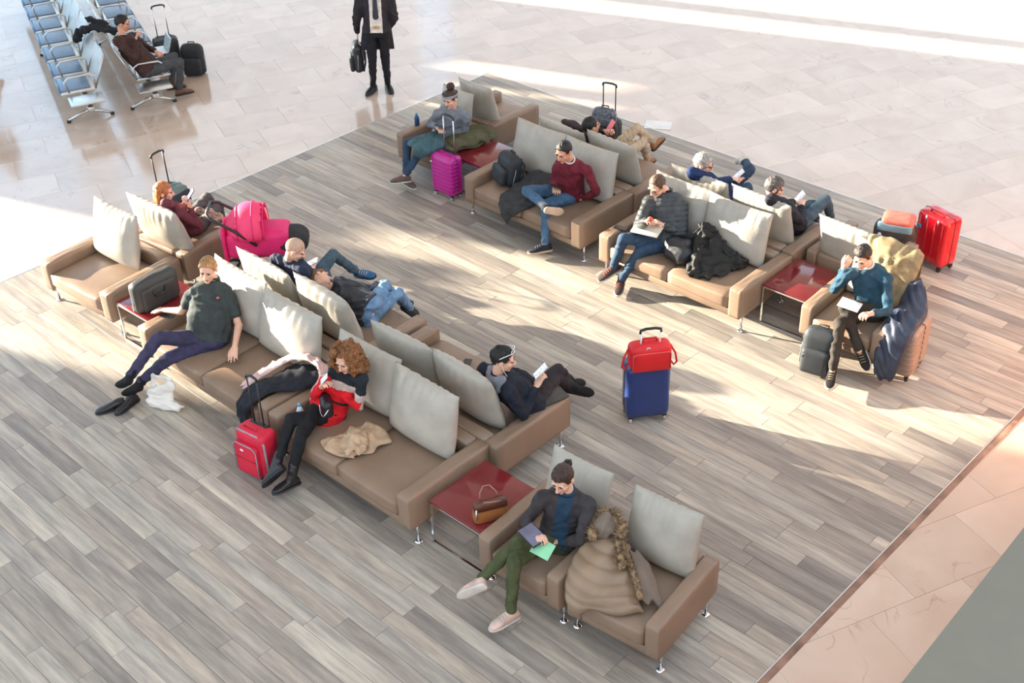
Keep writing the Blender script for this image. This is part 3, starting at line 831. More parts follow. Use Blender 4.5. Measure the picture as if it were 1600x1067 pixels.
    if hairstyle == 'short': shell_hair('hair', hair, root, H, A, base, s, .078, .012, -.052, seed=seed)
    elif hairstyle == 'receding': shell_hair('hair', hair, root, H, A, base, s, .112, .012, -.052, thick=.008, scale=.97, rough_amp=.002, seed=seed)
    elif hairstyle == 'stubble': shell_hair('hair', hair, root, H, A, base, s, .085, .02, -.05, thick=.003, scale=.935, rough_amp=.0004, seed=seed)
    elif hairstyle == 'bob': shell_hair('hair', hair, root, H, A, base, s, .072, -.045, -.095, thick=.02, scale=1.07, rough_amp=.007, seed=seed)
    elif hairstyle in ('bun', 'topbun'):
        shell_hair('hair', hair, root, H, A, base, s, .070, .0, -.055, thick=.014, scale=1.0, rough_amp=.003, seed=seed)
        bc = (0,-.115,.045) if hairstyle == 'bun' else (0,-.055,.150)
        m5 = MB().ell(hp(*bc), [q*s for q in ((.036,.030,.040) if hairstyle == 'bun' else (.055,.052,.050))], A)
        hobj('hair_bun', m5, .006, .006, 60)
    elif hairstyle == 'long':
        shell_hair('hair', hair, root, H, A, base, s, .070, -.06, -.10, thick=.02, scale=1.04, rough_amp=.003, seed=seed)
        m5 = MB()
        for q in range(9):
            x = -.08+.02*q; m5.cap(hp(x, -.085+.5*abs(x)**1.5*2, .04), hp(x*1.05, -.10+.6*abs(x), -.17+.25*abs(x)), .026*s, .018*s)
        hobj('long_hair', m5, .007, .003, 50)
    elif hairstyle == 'curly':
        rn = random.Random(seed); m5 = MB()
        for q in range(330):
            th = rn.uniform(0, 6.283); z = rn.uniform(-.19, .14); y0 = math.sin(th); x0 = math.cos(th)
            rr = (.150 if z < .05 else .150*math.sqrt(max(0, 1-((z-.05)/.10)**2)))*rn.uniform(.7, 1.0)
            y = y0*rr-.02; x = x0*rr
            if y > .0 and z < .085 and abs(x) < .074: continue
            if y > .07: continue
            m5.ell(hp(x, y, z), rn.uniform(.018, .032)*s, None, 8, 6)
        m5.ell(hp(0,-.03,.05), [.085*s,.095*s,.085*s], A)
        hobj('curly_hair', m5, .006, .007, 110)
    elif hairstyle == 'messy':
        shell_hair('hair', hair, root, H, A, base, s, .070, .0, -.07, thick=.02, scale=1.05, rough_amp=.010, seed=seed, freq=60)
    # eyebrows
    if hairstyle not in ('none',):
        for x in (-1, 1):
            eb = MB().tube([hp(x*(.014+.012*q), .089-.002*q*q, .026+.002*q) - base for q in range(3)], .0042*s, 6); link('eyebrow', eb.mesh('eyebrow'), hair, root)
    G['base'] = base; G['root'] = root; G['hp'] = hp; G['A'] = A; G['la'] = la; G['fw'] = fw; G['up'] = up; G['spine'] = spine; G['s'] = s
    return G

def glasses(G, m):
    hp, b = G['hp'], G['base']; mb = MB()
    for x in (-1, 1):
        mb.tube([hp(x*.032+.024*math.cos(a), .098, .006+.017*math.sin(a))-b for a in np.arange(12)*math.pi/6], .0026, 5, closed=True)
        mb.tube([hp(x*.056,.096,.010)-b, hp(x*.076,.05,.012)-b, hp(x*.080,-.01,.010)-b], .0026, 5)
    mb.tube([hp(-.009,.100,.010)-b, hp(.009,.100,.010)-b], .0026, 5)
    return link('glasses', mb.mesh('glasses'), m, G['root'])

def slab(name, label, cat, c, nvec, upv, size, body, face=None, group=None, bev=.003):
    """thin hand-held thing: c centre, nvec out of its face, upv along its length"""
    n = nrm(nvec); u = nrm(np.asarray(upv, float)-n*np.dot(upv, n)); r = np.cross(u, n)
    M = Matrix(((r[0], u[0], n[0], c[0]), (r[1], u[1], n[1], c[1]), (r[2], u[2], n[2], c[2]), (0,0,0,1)))
    if face is None:
        o = link(name, rbox_mesh(name, size, bev, 2), body); o.matrix_world = M; return tag(o, label, cat, group)
    t = thing(name, label, cat, group=group); t.matrix_world = M
    link('case', rbox_mesh('case', size, bev, 2), body, t)
    link('screen', MB().box((0, 0, size[2]/2+.0006), (size[0]*.9, size[1]*.92, .0012)).mesh('screen'), face, t, smooth=False)
    return t
phone_dark = mat('phone_black', (.02,.02,.022), .2)
phone_white = mat('phone_white', (.75,.75,.75), .25)
denim = cloth_mat('blue_denim', (74,104,132)); denim_d = cloth_mat('dark_denim', (54,74,96)); denim_teal = cloth_mat('teal_denim', (72,92,104))
blk = cloth_mat('black_cloth', (34,35,40)); blk2 = cloth_mat('black_jersey', (38,42,48)); navy = cloth_mat('navy_cloth', (36,44,62))
socks_b = cloth_mat('black_sock', (28,28,30)); shoe_b = mat('black_shoe_leather', (.015,.015,.017), .3); shoe_br = mat('brown_shoe_leather', srgb(96,62,44), .45)
white_sole = mat('pale_sole', (.62,.58,.52), .7); lace_w = cloth_mat('white_laces', (220,215,205))
hair_brown = hair_mat('dark_brown_hair', (52,40,33)); hair_black = hair_mat('black_hair', (30,28,27)); hair_grey = hair_mat('grey_hair', (176,170,162))
hair_dgrey = hair_mat('salt_pepper_hair', (104,98,94)); hair_blond = hair_mat('sandy_hair', (178,134,86)); hair_red = hair_mat('red_blond_hair', (186,112,62)); hair_curl = hair_mat('curly_auburn_hair', (150,100,58))
hair_stub = mat('grey_stubble', srgb(188,156,134), .7, var=.1, vscale=60)
P = {}
# man in black shirt, lying back in the sofa, shoes off
P[13] = person('man in black short-sleeved shirt slouching in socks on the sunlit sofa', dict(pel=(306,548,.50), neck=(333,437,.95), head=(325,421,1.06), sR=(300,459,.90), sL=(366,474,.88),
    eR=(283,486,.66), wR=(256,484,.56), eL=(373,508,.62), wL=(367,541,.49), kR=(247,528,.60), aR=(200,592,.14), tR=(160,603,.10), kL=(262,560,.50), aL=(215,600,.10), tL=(180,612,.04)),
    face=(-52, 8, 4), s=1.03, fat=1.25, wide=1.14, top=cloth_mat('black_polo', (60,67,66)), legs=cloth_mat('aubergine_navy_cloth', (62,60,86)), skin=0, hair=hair_blond, shoe=None, sock=socks_b,
    sleeve='short', top_name='shirt', flat=(False, False), curl=(15, 12), seed=1, slouch=.03, collar=cloth_mat('black_polo', (60,67,66)))
# curly woman in red and black
def red_black(c, G, la, fw, up, sp):
    h = (c-G['pel']) @ up; idx = np.zeros(len(c), int)
    for k in 'RL':
        e, w = G['e'+k], G['w'+k]; d = nrm(w-e); t = (c-e) @ d; q = np.linalg.norm((c-e)-np.outer(t, d), axis=1)
        idx[(q < .075) & (t > -.03)] = 1
    core = np.linalg.norm((c-G['pel'])-np.outer(h, up), axis=1)
    idx[(h < .16) & (idx == 0)] = 1
    f = (c-sp(.5)) @ fw
    idx[(h > .20) & (h < .40) & (f > .03) & (idx == 0)] = 2
    return idx
P[14] = person('curly-haired woman in black and red dress with crossed legs', dict(pel=(536,658,.50), neck=(545,578,.93), head=(540,562,1.04), sR=(511,592,.90), sL=(566,592,.90),
    eR=(491,618,.68), wR=(503,604,.74), eL=(560,634,.68), wL=(524,612,.72), kR=(470,682,.50), aR=(455,748,.10), tR=(432,776,.03), kL=(455,655,.60), aL=(430,730,.24), tL=(405,752,.14)),
    face=(-74, 16, -4), s=.96, fat=.95, top=blk2, top2=(cloth_mat('red_knit', (216,32,40)), red_black), legs=cloth_mat('black_tights', (30,31,34)), skin=0, hair=hair_curl, hairstyle='curly',
    shoe=shoe_b, sole=shoe_b, boot=True, shoe_name='ankle_boot', top_name='dress', leg_name='tights', flat=(True, False), seed=2, hem=.06)
P[14]['root'].children[0]
for ch in P[14]['root'].children:
    if ch.name.startswith('dress'): ch.data.materials.append(cloth_mat('cream_panel', (196,178,168)))
# woman with tablet
P[16] = person('dark-haired woman in green trousers reading a tablet', dict(pel=(872,862,.50), neck=(887,767,.95), head=(879,748,1.05), sR=(848,776,.91), sL=(921,788,.91),
    eR=(820,815,.70), wR=(838,833,.66), eL=(905,845,.68), wL=(872,846,.66), kR=(804,878,.52), aR=(798,957,.11), tR=(772,992,.03), kL=(812,846,.62), aL=(748,908,.28), tL=(707,926,.20)),
    face=(-76, 22, 0), s=.97, fat=1.0, top=cloth_mat('charcoal_cardigan', (62,58,60)), top2=(cloth_mat('petrol_blouse', (38,62,82)), lambda c, G, la, fw, up, sp: ((np.abs((c-G['neck']) @ la) < .055) & (((c-sp(.6)) @ fw) > .06)).astype(int)),
    legs=cloth_mat('olive_green_trousers', (74,80,52)), skin=0, hair=hair_mat('brown_hair', (66,44,36)), hairstyle='bun', shoe=cloth_mat('pale_pink_sneaker', (206,178,164)), sole=white_sole, laces=lace_w,
    top_name='cardigan', crew=False, collar=cloth_mat('petrol_blouse', (38,62,82)), flat=(True, False), seed=3, shoe_name='sneaker')
# man with earphones, turned away
P[15] = person('man in navy hoodie with white earphones holding up a white phone', dict(pel=(812,640,.50), neck=(778,583,.93), head=(786,561,1.07), sR=(796,612,.90), sL=(757,578,.92),
    eR=(818,648,.66), wR=(838,604,.80), eL=(812,585,.70), wL=(835,597,.72), kR=(868,590,.56), aR=(899,607,.24), tR=(936,613,.20), kL=(872,578,.56), aL=(893,598,.26), tL=(925,585,.24)),
    face=(42, 14, 0), s=1.0, fat=1.08, top=cloth_mat('dark_navy_hoodie', (34,38,48)), legs=cloth_mat('dark_brown_trousers', (52,44,46)), skin=0, hair=hair_black, hairstyle='messy', shoe=cloth_mat('black_suede', (34,32,32)), sole=rubber, boot=True,
    shoe_name='boot', top_name='hoodie', flat=(False, False), seed=4, loose=.008)
# bald man with phone
P[11] = person('bald man in dark shirt with blue trainers looking at a phone', dict(pel=(470,428,.50), neck=(452,405,.90), head=(461,390,1.03), sL=(430,405,.86), sR=(472,424,.84),
    eL=(430,425,.62), wL=(470,418,.64), eR=(490,442,.62), wR=(488,421,.70), kR=(505,420,.50), aR=(520,455,.10), tR=(545,455,.03), kL=(520,398,.60), aL=(558,425,.34), tL=(593,428,.34)),
    face=(48, 34, 0), s=1.0, fat=1.05, top=cloth_mat('navy_check_shirt', (46,54,74)), legs=denim_teal, skin=0, hair=hair_stub, hairstyle='stubble', shoe=cloth_mat('blue_trainer', (66,110,150)), sole=cloth_mat('dark_blue_sole', (52,66,80)), laces=lace_w, sock=socks_b,
    flat=(True, False), seed=5, slouch=.10, top_name='shirt', shoe_name='trainer')
# sleeper
P[12] = person('sleeper in dark leather jacket and light jeans lying along the sofa', dict(pel=(588,488,.56), neck=(524,452,.60), head=(497,433,.62), sR=(530,442,.72), sL=(520,456,.56),
    eR=(575,452,.66), wR=(590,444,.56), eL=(560,455,.52), wL=(590,448,.52), kR=(602,446,.62), aR=(625,470,.40), tR=(640,470,.40), kL=(622,458,.52), aL=(642,482,.28), tL=(655,490,.16)),
    face=(60, 0, 88), s=.97, fat=1.0, top=mat('black_leather_jacket', srgb(44,46,54), .38, var=.2, vscale=9, bump=.3, bscale=30), legs=cloth_mat('light_blue_jeans', (112,144,176)), skin=0, hair=hair_curl, hairstyle='messy', shoe=shoe_b, top_name='jacket',
    flat=(False, False), seed=6, loose=.012, lat=(-.05,.35,.9), fold=.009)
# red-haired woman with lilac phone
P[10] = person('red-haired woman in plum top photographing with a lilac phone', dict(pel=(303,350,.50), neck=(262,322,.93), head=(256,300,1.08), sL=(258,318,.92), sR=(282,334,.90),
    eL=(285,325,.72), wL=(291,316,.84), eR=(306,352,.68), wR=(297,322,.84), kR=(342,322,.52), aR=(348,350,.10), tR=(372,345,.03), kL=(324,308,.66), aL=(338,330,.26), tL=(362,330,.20)),
    face=(55, 8, 0), s=.95, fat=1.0, top=cloth_mat('plum_knit', (110,58,66)), legs=cloth_mat('slate_trousers', (86,84,84)), skin=0, hair=hair_red, hairstyle='long', shoe=shoe_b, flat=(True, False), seed=7)
# woman in grey sweater
P[3] = person('woman in grey sweater with grey headband and top bun', dict(pel=(700,214,.50), neck=(708,168,.95), head=(704,154,1.08), sR=(684,178,.90), sL=(730,182,.90),
    eR=(672,194,.68), wR=(684,200,.66), eL=(726,208,.66), wL=(692,202,.66), kR=(636,224,.54), aR=(634,282,.11), tR=(640,296,.03), kL=(662,228,.54), aL=(626,286,.13), tL=(603,300,.03)),
    face=(-84, 16, 0), s=.96, fat=.98, top=cloth_mat('grey_marl_sweater', (124,130,136)), legs=denim_d, skin=0, hair=hair_mat('frizzy_dark_hair', (74,54,46)), hairstyle='topbun', shoe=cloth_mat('taupe_trainer', (104,90,82)), sole=white_sole, laces=cloth_mat('coral_laces', (196,92,84)),
    seed=8, shoe_name='trainer')
# man in burgundy sweater
P[4] = person('man in burgundy sweater with ankle crossed over knee', dict(pel=(896,306,.51), neck=(891,250,.97), head=(881,237,1.09), sR=(871,262,.92), sL=(921,268,.92),
    eR=(866,286,.70), wR=(868,293,.68), eL=(932,300,.68), wL=(911,310,.56), kR=(824,298,.64), aR=(853,324,.58), tR=(880,328,.50), kL=(853,320,.52), aL=(852,382,.11), tL=(824,398,.03)),
    face=(-86, 20, 0), s=1.02, fat=1.04, top=cloth_mat('burgundy_knit', (112,38,50)), legs=denim, skin=1, hair=hair_black, shoe=cloth_mat('black_trainer', (42,46,54)), sole=mat('gum_sole', srgb(205,176,150), .7), laces=cloth_mat('grey_laces', (150,150,150)),
    sock=cloth_mat('grey_sock', (120,124,130)), collar=cloth_mat('white_collar', (214,210,200)), flat=(False, True), seed=9, shoe_name='trainer')
# man in quilted jacket
P[6] = person('man with glasses in quilted black jacket peeling fruit over papers', dict(pel=(1040,374,.51), neck=(1042,300,.95), head=(1027,290,1.08), sR=(1003,322,.91), sL=(1070,326,.91),
    eR=(998,352,.68), wR=(1010,346,.74), eL=(1066,368,.68), wL=(1037,352,.72), kR=(975,372,.60), aR=(958,418,.26), tR=(925,437,.14), kL=(1000,392,.50), aL=(970,438,.12), tL=(963,468,.03)),
    face=(-92, 28, 0), s=1.02, fat=1.06, top=mat('quilted_black_nylon', srgb(58,62,64), .5, var=.2, vscale=10), legs=denim_d, skin=0, hair=hair_mat('thin_brown_hair', (92,66,48)), hairstyle='receding', shoe=cloth_mat('brown_sneaker', (74,60,56)), sole=white_sole, laces=cloth_mat('red_laces', (178,84,72)),
    sock=socks_b, flat=(False, True), seed=10, loose=.012, quilt=True, top_name='jacket', collar=cloth_mat('black_cloth', (34,35,40)), shoe_name='sneaker')
glasses(P[6], plastic_black)
# man in teal sweater
P[9] = person('man in teal blue sweater resting his forehead on his hand', dict(pel=(1352,498,.51), neck=(1356,415,.97), head=(1348,401,1.08), sR=(1322,430,.92), sL=(1388,436,.92),
    eR=(1304,452,.76), wR=(1318,420,.94), eL=(1388,486,.68), wL=(1362,490,.64), kR=(1312,506,.52), aR=(1300,585,.11), tR=(1293,618,.03), kL=(1320,480,.64), aL=(1343,548,.30), tL=(1350,572,.20)),
    face=(-82, 26, -6), s=1.0, fat=1.02, top=cloth_mat('teal_blue_knit', (44,76,94)), legs=cloth_mat('dark_taupe_trousers', (62,56,50)), skin=0, hair=hair_brown, shoe=cloth_mat('dark_suede_shoe', (44,42,40)), sole=mat('pale_sole', (.62,.58,.52)), laces=cloth_mat('beige_laces', (170,150,120)),
    collar=cloth_mat('white_collar', (214,210,200)), flat=(True, False), hdir=((.2,.2,.9), None), palm=((.3,-.9,0), None), curl=(50, 45), seed=11)
# man in khaki trousers
P[5] = person('man in khaki trousers lying back with a leg crossed high', dict(pel=(948,240,.52), neck=(926,216,.84), head=(924,197,.95), sL=(908,216,.82), sR=(945,226,.82),
    eL=(925,205,.72), wL=(946,205,.80), eR=(958,222,.72), wR=(955,208,.86), kR=(1004,222,.56), aR=(1012,250,.14), tR=(1030,252,.04), kL=(994,200,.72), aL=(1022,222,.50), tL=(1036,206,.52)),
    face=(72, -8, 0), s=1.0, fat=1.0, top=cloth_mat('dark_brown_tweed', (58,48,46)), legs=cloth_mat('khaki_chinos', (190,170,142)), skin=1, hair=hair_black, shoe=mat('tan_suede', srgb(150,100,58), .7), sole=rubber, flat=(True, False), seed=12, slouch=.10)
# grey-haired pair
P[7] = person('grey-haired man in blue jacket with glasses and crossed leg', dict(pel=(1118,300,.51), neck=(1092,276,.93), head=(1099,256,1.07), sL=(1082,270,.91), sR=(1112,286,.90),
    eL=(1120,285,.70), wL=(1142,280,.74), eR=(1135,300,.66), wR=(1152,283,.74), kR=(1168,292,.52), aR=(1176,322,.12), tR=(1196,318,.03), kL=(1175,262,.72), aL=(1164,252,.62), tL=(1190,243,.60)),
    face=(30, 18, 0), s=1.0, fat=1.0, top=cloth_mat('royal_navy_jacket', (34,52,92)), legs=denim_d, skin=0, hair=hair_grey, hairstyle='bob', shoe=cloth_mat('white_trainer', (206,200,190)), sole=white_sole, flat=(True, False), seed=13, top_name='jacket', loose=.01)
glasses(P[7], plastic_black)
P[8] = person('salt-and-pepper-haired person in black jacket with knee drawn up', dict(pel=(1245,345,.51), neck=(1216,318,.93), head=(1210,293,1.07), sL=(1205,312,.91), sR=(1230,330,.90),
    eL=(1228,320,.70), wL=(1240,315,.76), eR=(1250,345,.68), wR=(1252,322,.74), kR=(1290,312,.60), aR=(1300,345,.20), tR=(1318,345,.12), kL=(1270,320,.58), aL=(1275,340,.14), tL=(1292,340,.04)),
    face=(45, 22, 0), s=.97, fat=1.0, top=cloth_mat('black_wool_jacket', (38,38,46)), legs=denim_teal, skin=0, hair=hair_dgrey, hairstyle='bob', shoe=shoe_b, flat=(False, True), seed=14, top_name='jacket', loose=.01)
# man on the metal bench
P[1] = person('man in brown jacket on the metal bench, hand at his face', dict(pel=(207,110,.49), neck=(190,56,.94), head=(191,31,1.09), sR=(184,64,.92), sL=(207,58,.92),
    eR=(210,90,.74), wR=(212,62,.92), eL=(226,72,.72), wL=(243,80,.62), kR=(283,96,.52), aR=(281,140,.10), tR=(306,147,.02), kL=(272,88,.52), aL=(268,130,.10), tL=(292,134,.02), floor=-.006),
    face=(52, 14, 0), s=1.0, fat=1.05, top=cloth_mat('dark_brown_jacket', (66,46,42)), legs=cloth_mat('charcoal_trousers', (74,76,78)), skin=1, hair=hair_black, shoe=shoe_br, seed=15, top_name='jacket', loose=.014, hdir=((.2,.4,.85), None), curl=(55, 30))
# standing man with backpack
P[2] = person('standing man in black coat and tie holding a backpack', dict(pel=(588,52,.93), neck=(585,-12,1.42), head=(585,-36,1.60), sR=(562,-6,1.38), sL=(612,-6,1.38),
    eR=(557,30,1.12), wR=(558,50,.90), eL=(616,28,1.12), wL=(607,44,.93), kR=(582,96,.50), aR=(583,134,.10), tR=(580,146,.0), kL=(602,92,.50), aL=(606,131,.10), tL=(610,144,.0), floor=-.006),
    face=(-45, 5, 0), s=1.02, top=cloth_mat('black_wool_coat', (46,44,48)), top2=(cloth_mat('white_shirt', (222,216,208)), lambda c, G, la, fw, up, sp: ((np.abs((c-G['neck']) @ la) < .085) & (((c-sp(.5)) @ fw) > .05)).astype(int)),
    legs=blk, skin=0, hair=hair_brown, shoe=shoe_b, sole=shoe_b, seed=16, top_name='coat', loose=.016, slouch=0, hdir=((0,0,-1), None))
b_ = P[2]['base']; g_ = P[2]
tie = MB().loft([sect(g_['spine'](t)+g_['fw']*.155-b_, g_['la'], g_['fw'], w, .006, 8) for t, w in ((.30,.02),(.36,.042),(.9,.025))])
link('tie', tie.mesh('tie'), cloth_mat('dark_grey_tie', (62,66,74)), g_['root'])
bk = MB()
for q in (-1, 0, 1): bk.tube([g_['spine'](.10)+g_['fw']*.155+g_['la']*(.028*q+.018*math.cos(a))+g_['up']*.018*math.sin(a)-b_ for a in np.arange(10)*.628], .005, 5, closed=True)
link('belt_buckle', bk.mesh('belt_buckle'), mat('brass', srgb(196,150,60), .3, metal=.9), g_['root'])

ct = MB().loft([sect(g_['spine'](.22)-g_['up']*h-g_['fw']*(.125+.06*h)-b_, g_['la'], g_['fw'], .185+.14*h, .035, 24) for h in (0,.10,.20,.30,.36)])
me = ct.mesh('coat_tail'); displace(me, folds(get_co(me), .008, 18, 3)); link('coat_tail', me, cloth_mat('black_wool_coat', (46,44,48)), g_['root'])
# passer-by of whom only the shoe tips reach into the frame
person('passer-by at the left frame edge of whom only brown shoes show', dict(pel=(-62,35,.93), neck=(-66,-30,1.42), head=(-66,-55,1.60), sR=(-46,-25,1.38), sL=(-86,-25,1.38),
    eR=(-40,5,1.12), wR=(-36,30,.95), eL=(-92,5,1.12), wL=(-95,30,.95), kR=(-40,75,.52), aR=(-16,92,.16), tR=(12,88,.10), kL=(-60,90,.50), aL=(-26,138,.10), tL=(0,147,.0), floor=-.006),
    face=(30, 0, 0), s=1.0, top=blk2, legs=denim_d, skin=0, hair=hair_brown, shoe=shoe_br, sole=shoe_br, seed=17, slouch=0, top_name='jumper', flat=(False, True), lat=(.7,-.7,0))
# ------------------------------------------------------------------ luggage and belongings
def hard_case(label, c, yaw, size, m, ribs=0, handle=0.0, hmat=None, wheels='spin', rib_dir='h', hcol=None, hoff=0.0, z0=.055, name='suitcase', hw=.17):
    w, d, h = size
    t = thing(name, label, 'suitcase', (c[0], c[1], 0), R_(yaw))
    link('shell', puff_mesh('shell', (w, d, h), .004, .045, c=(0, 0, z0+h/2)), m, t)
    link('zip_seam', MB().tube([((w/2+.001)*a, 0, z0+h/2+(h/2+.001)*b) for a, b in ((-.9,-1),(.9,-1),(1,-.93),(1,.93),(.9,1),(-.9,1),(-1,.93),(-1,-.93))], .004, 6, closed=True).mesh('zip'), plastic_black, t)
    for k in range(ribs):
        if rib_dir == 'h':
            z = z0+h*(.10+.80*k/(ribs-1))
            r = MB().tube([(-w/2-.001, 0, z), (-w/2-.001, -d/2+.03, z), (-w/2+.03, -d/2-.001, z), (w/2-.03, -d/2-.001, z), (w/2+.001, -d/2+.03, z), (w/2+.001, 0, z)], .007, 6)
        else:
            x = -w/2+w*(.14+.72*k/(ribs-1)); r = MB().tube([(x, -d/2-.001, z0+.05), (x, -d/2-.001, z0+h-.05)], .006, 6)
        link('rib', r.mesh('rib'), m, t)
    for sx in (-1, 1):
        for sy in (-1, 1):
            x, y = sx*(w/2-.04), sy*(d/2-.035)
            f = link('wheel', MB().tube([(x-.012, y, .026), (x+.012, y, .026)], .026, 12).mesh('wheel'), hcol or wheel_grey, t)
            link('fork', MB().box((x, y, .058), (.036, .03, .03)).mesh('fork'), plastic_black, f, smooth=False)
    if handle:
        yb = d/2-.035+hoff; top = z0+h+handle; q = MB()
        for sx in (-1, 1): q.tube([(sx*hw/2, yb, z0+h-.03), (sx*hw/2, yb, top)], .008, 8)
        hh = link('telescopic_handle', q.mesh('telescopic_handle'), hmat or steel, t)
        link('grip', MB().tube([(-hw/2-.008, yb, top-.03), (-hw/2-.006, yb, top), (-hw/4, yb, top+.012), (hw/4, yb, top+.012), (hw/2+.006, yb, top), (hw/2+.008, yb, top-.03)], .013, 8).mesh('grip'), plastic_black, hh)
        link('handle_well', rbox_mesh('handle_well', (hw+.06, .05, .012), .004, 2, (0, yb, z0+h+.004)), plastic_black, t)
    return t
magenta = mat('magenta_shell', srgb(190,24,140), .28, var=.04, coat=.3)
mg = hard_case('magenta ribbed suitcase with raised silver handle', (2.33, -3.09), 0, (.36, .21, .50), magenta, 9, .47, steel)
link('luggage_tag', rbox_mesh('luggage_tag', (.03, .004, .02), .002, 1, (-.15, -.112, .46)), paper_m, mg)
cobalt = mat('cobalt_blue_shell', srgb(34,56,112), .35, var=.05, coat=.2)
hard_case('dark blue suitcase standing alone in the aisle', (6.85, -4.93), 52, (.40, .24, .56), cobalt, 0, .40, steel, hoff=-.175)
redshell = mat('cherry_red_shell', srgb(206,22,38), .18, var=.04, coat=.6)
rc = hard_case('glossy red suitcase standing by the marble edge', (7.52, -.75), -15, (.42, .25, .57), redshell, 4, .0, rib_dir='v', hcol=rubber)
link('top_handle', MB().tube([(-.09, -.05, .62), (-.085, -.05, .655), (.085, -.05, .655), (.09, -.05, .62)], .014, 8).mesh('top_handle'), redshell, rc)
for x in (-.08, .08): link('handle_post', MB().tube([(x, -.115, .47), (x, -.122, .60)], .010, 8).mesh('handle_post'), steel, rc)
link('luggage_tag', rbox_mesh('luggage_tag', (.06, .004, .045), .002, 1, (-.15, -.137, .45)), mat('sky_blue_tag', srgb(90,170,210), .5), rc)
tcase = hard_case('taupe ribbed suitcase half hidden under the navy coat', (8.27, -2.72), 8, (.26, .44, .50), mat('champagne_shell', srgb(160,136,120), .35, var=.05), 8, .0, hcol=rubber)
greyc = hard_case('grey-green cabin trolley behind the red-haired woman', (.50, -5.78), 100, (.36, .26, .50), mat('grey_green_nylon', srgb(104,124,120), .6, var=.15), 0, .42, plastic_black)
link('front_panel', rbox_mesh('front_panel', (.34, .02, .42), .006, 2, (0, -.135, .30)), mat('dark_navy_nylon', srgb(44,48,58), .6), greyc)
hard_case('black trolley whose handle rises behind the man in khaki', (3.17, -1.10), 14, (.36, .24, .50), mat('black_nylon', srgb(40,42,46), .6, var=.1), 0, .44, plastic_black)
bcase = hard_case('small black trolley with silver handle by the metal bench', (-3.80, -3.02), 68, (.36, .24, .46), mat('black_nylon', srgb(40,42,46), .6), 0, .46, steel)

# red soft trolley
t = thing('trolley_bag', 'bright red soft trolley bag at the curly-haired woman\'s feet', 'suitcase', (4.83, -7.80, 0), R_(9))
redny = mat('crimson_nylon', srgb(206,26,58), .55, var=.06, bump=.1, bscale=200); greyz = mat('grey_trim', srgb(150,150,154), .5)
link('body', puff_mesh('body', (.34, .20, .46), .01, .05, c=(0, 0, .27)), redny, t)
pk = link('front_pocket', puff_mesh('front_pocket', (.27, .05, .33), .008, .02, c=(-.02, -.115, .22)), redny, t)
link('zip', MB().tube([(-.155, -.143, .08), (-.155, -.143, .36), (-.12, -.143, .395), (.08, -.143, .395), (.115, -.143, .36), (.115, -.143, .08)], .006, 6).mesh('zip'), greyz, pk)
link('pocket_seam', MB().tube([(-.15, -.145, .24), (.11, -.145, .24)], .003, 6).mesh('pocket_seam'), mat('dark_red_seam', srgb(120,12,30), .7), pk)
link('badge', MB().ell((-.05, -.145, .33), (.022, .004, .013)).mesh('badge'), paper_m, pk)
link('grey_band', MB().tube([(-.172, -.06, .42), (-.15, -.075, .485), (.10, -.075, .485), (.160, -.075, .43), (.172, -.075, .10)], .012, 6).mesh('grey_band'), greyz, t)
link('carry_handle', MB().tube([(-.09, -.03, .50), (-.08, -.03, .53), (.05, -.03, .53), (.06, -.03, .50)], .010, 6).mesh('carry_handle'), redny, t)
q = MB()
for sx in (-.055, .055): q.tube([(sx, .06, .48), (sx, .06, 1.0)], .007, 8)
hh = link('telescopic_handle', q.mesh('telescopic_handle'), plastic_black, t)
link('grip', MB().tube([(-.062, .06, .98), (-.055, .06, 1.005), (0, .06, 1.02), (.055, .06, 1.005), (.062, .06, .98)], .012, 8).mesh('grip'), plastic_black, hh)
link('handle_base', rbox_mesh('handle_base', (.20, .05, .02), .006, 2, (0, .06, .503)), plastic_black, t)
for sx in (-1, 1): link('wheel', MB().tube([(sx*.14-.015, .07, .03), (sx*.14+.015, .07, .03)], .03, 12).mesh('wheel'), rubber, t)
link('skid', rbox_mesh('skid', (.30, .03, .045), .006, 2, (0, -.07, .0225)), plastic_black, t)

# red shoulder bag on the blue suitcase
t = thing('shoulder_bag', 'red shoulder bag sitting on the dark blue suitcase', 'bag', (6.90, -4.97, .617), R_(52))
redbag = mat('poppy_red_canvas', srgb(212,28,34), .55, var=.06, bump=.1, bscale=150)
link('body', puff_mesh('body', (.38, .17, .25), .014, .05, c=(0, -.01, .125)), redbag, t)
link('front_pocket', puff_mesh('front_pocket', (.34, .03, .19), .008, .014, c=(0, -.105, .105)), redbag, t)
link('piping', MB().tube([(-.17, -.118, .02), (-.17, -.118, .19), (-.15, -.118, .205), (.15, -.118, .205), (.17, -.118, .19), (.17, -.118, .02)], .004, 6).mesh('piping'), mat('pale_red_piping', srgb(226,96,90), .5), t)
link('top_handle', MB().tube([(-.07, 0, .24), (-.06, 0, .29), (.06, 0, .29), (.07, 0, .24)], .011, 8).mesh('top_handle'), redbag, t)
for s in (-1, 1): link('strap', MB().tube([(s*.19, 0, .20), (s*.235, -.02, .12), (s*.25, -.03, .03), (s*.225, -.02, -.01), (s*.20, -.01, .03)], .010, 6).mesh('strap'), redbag, t)
link('clasp', rbox_mesh('clasp', (.03, .006, .03), .003, 1, (-.03, -.088, .235)), chrome, t)

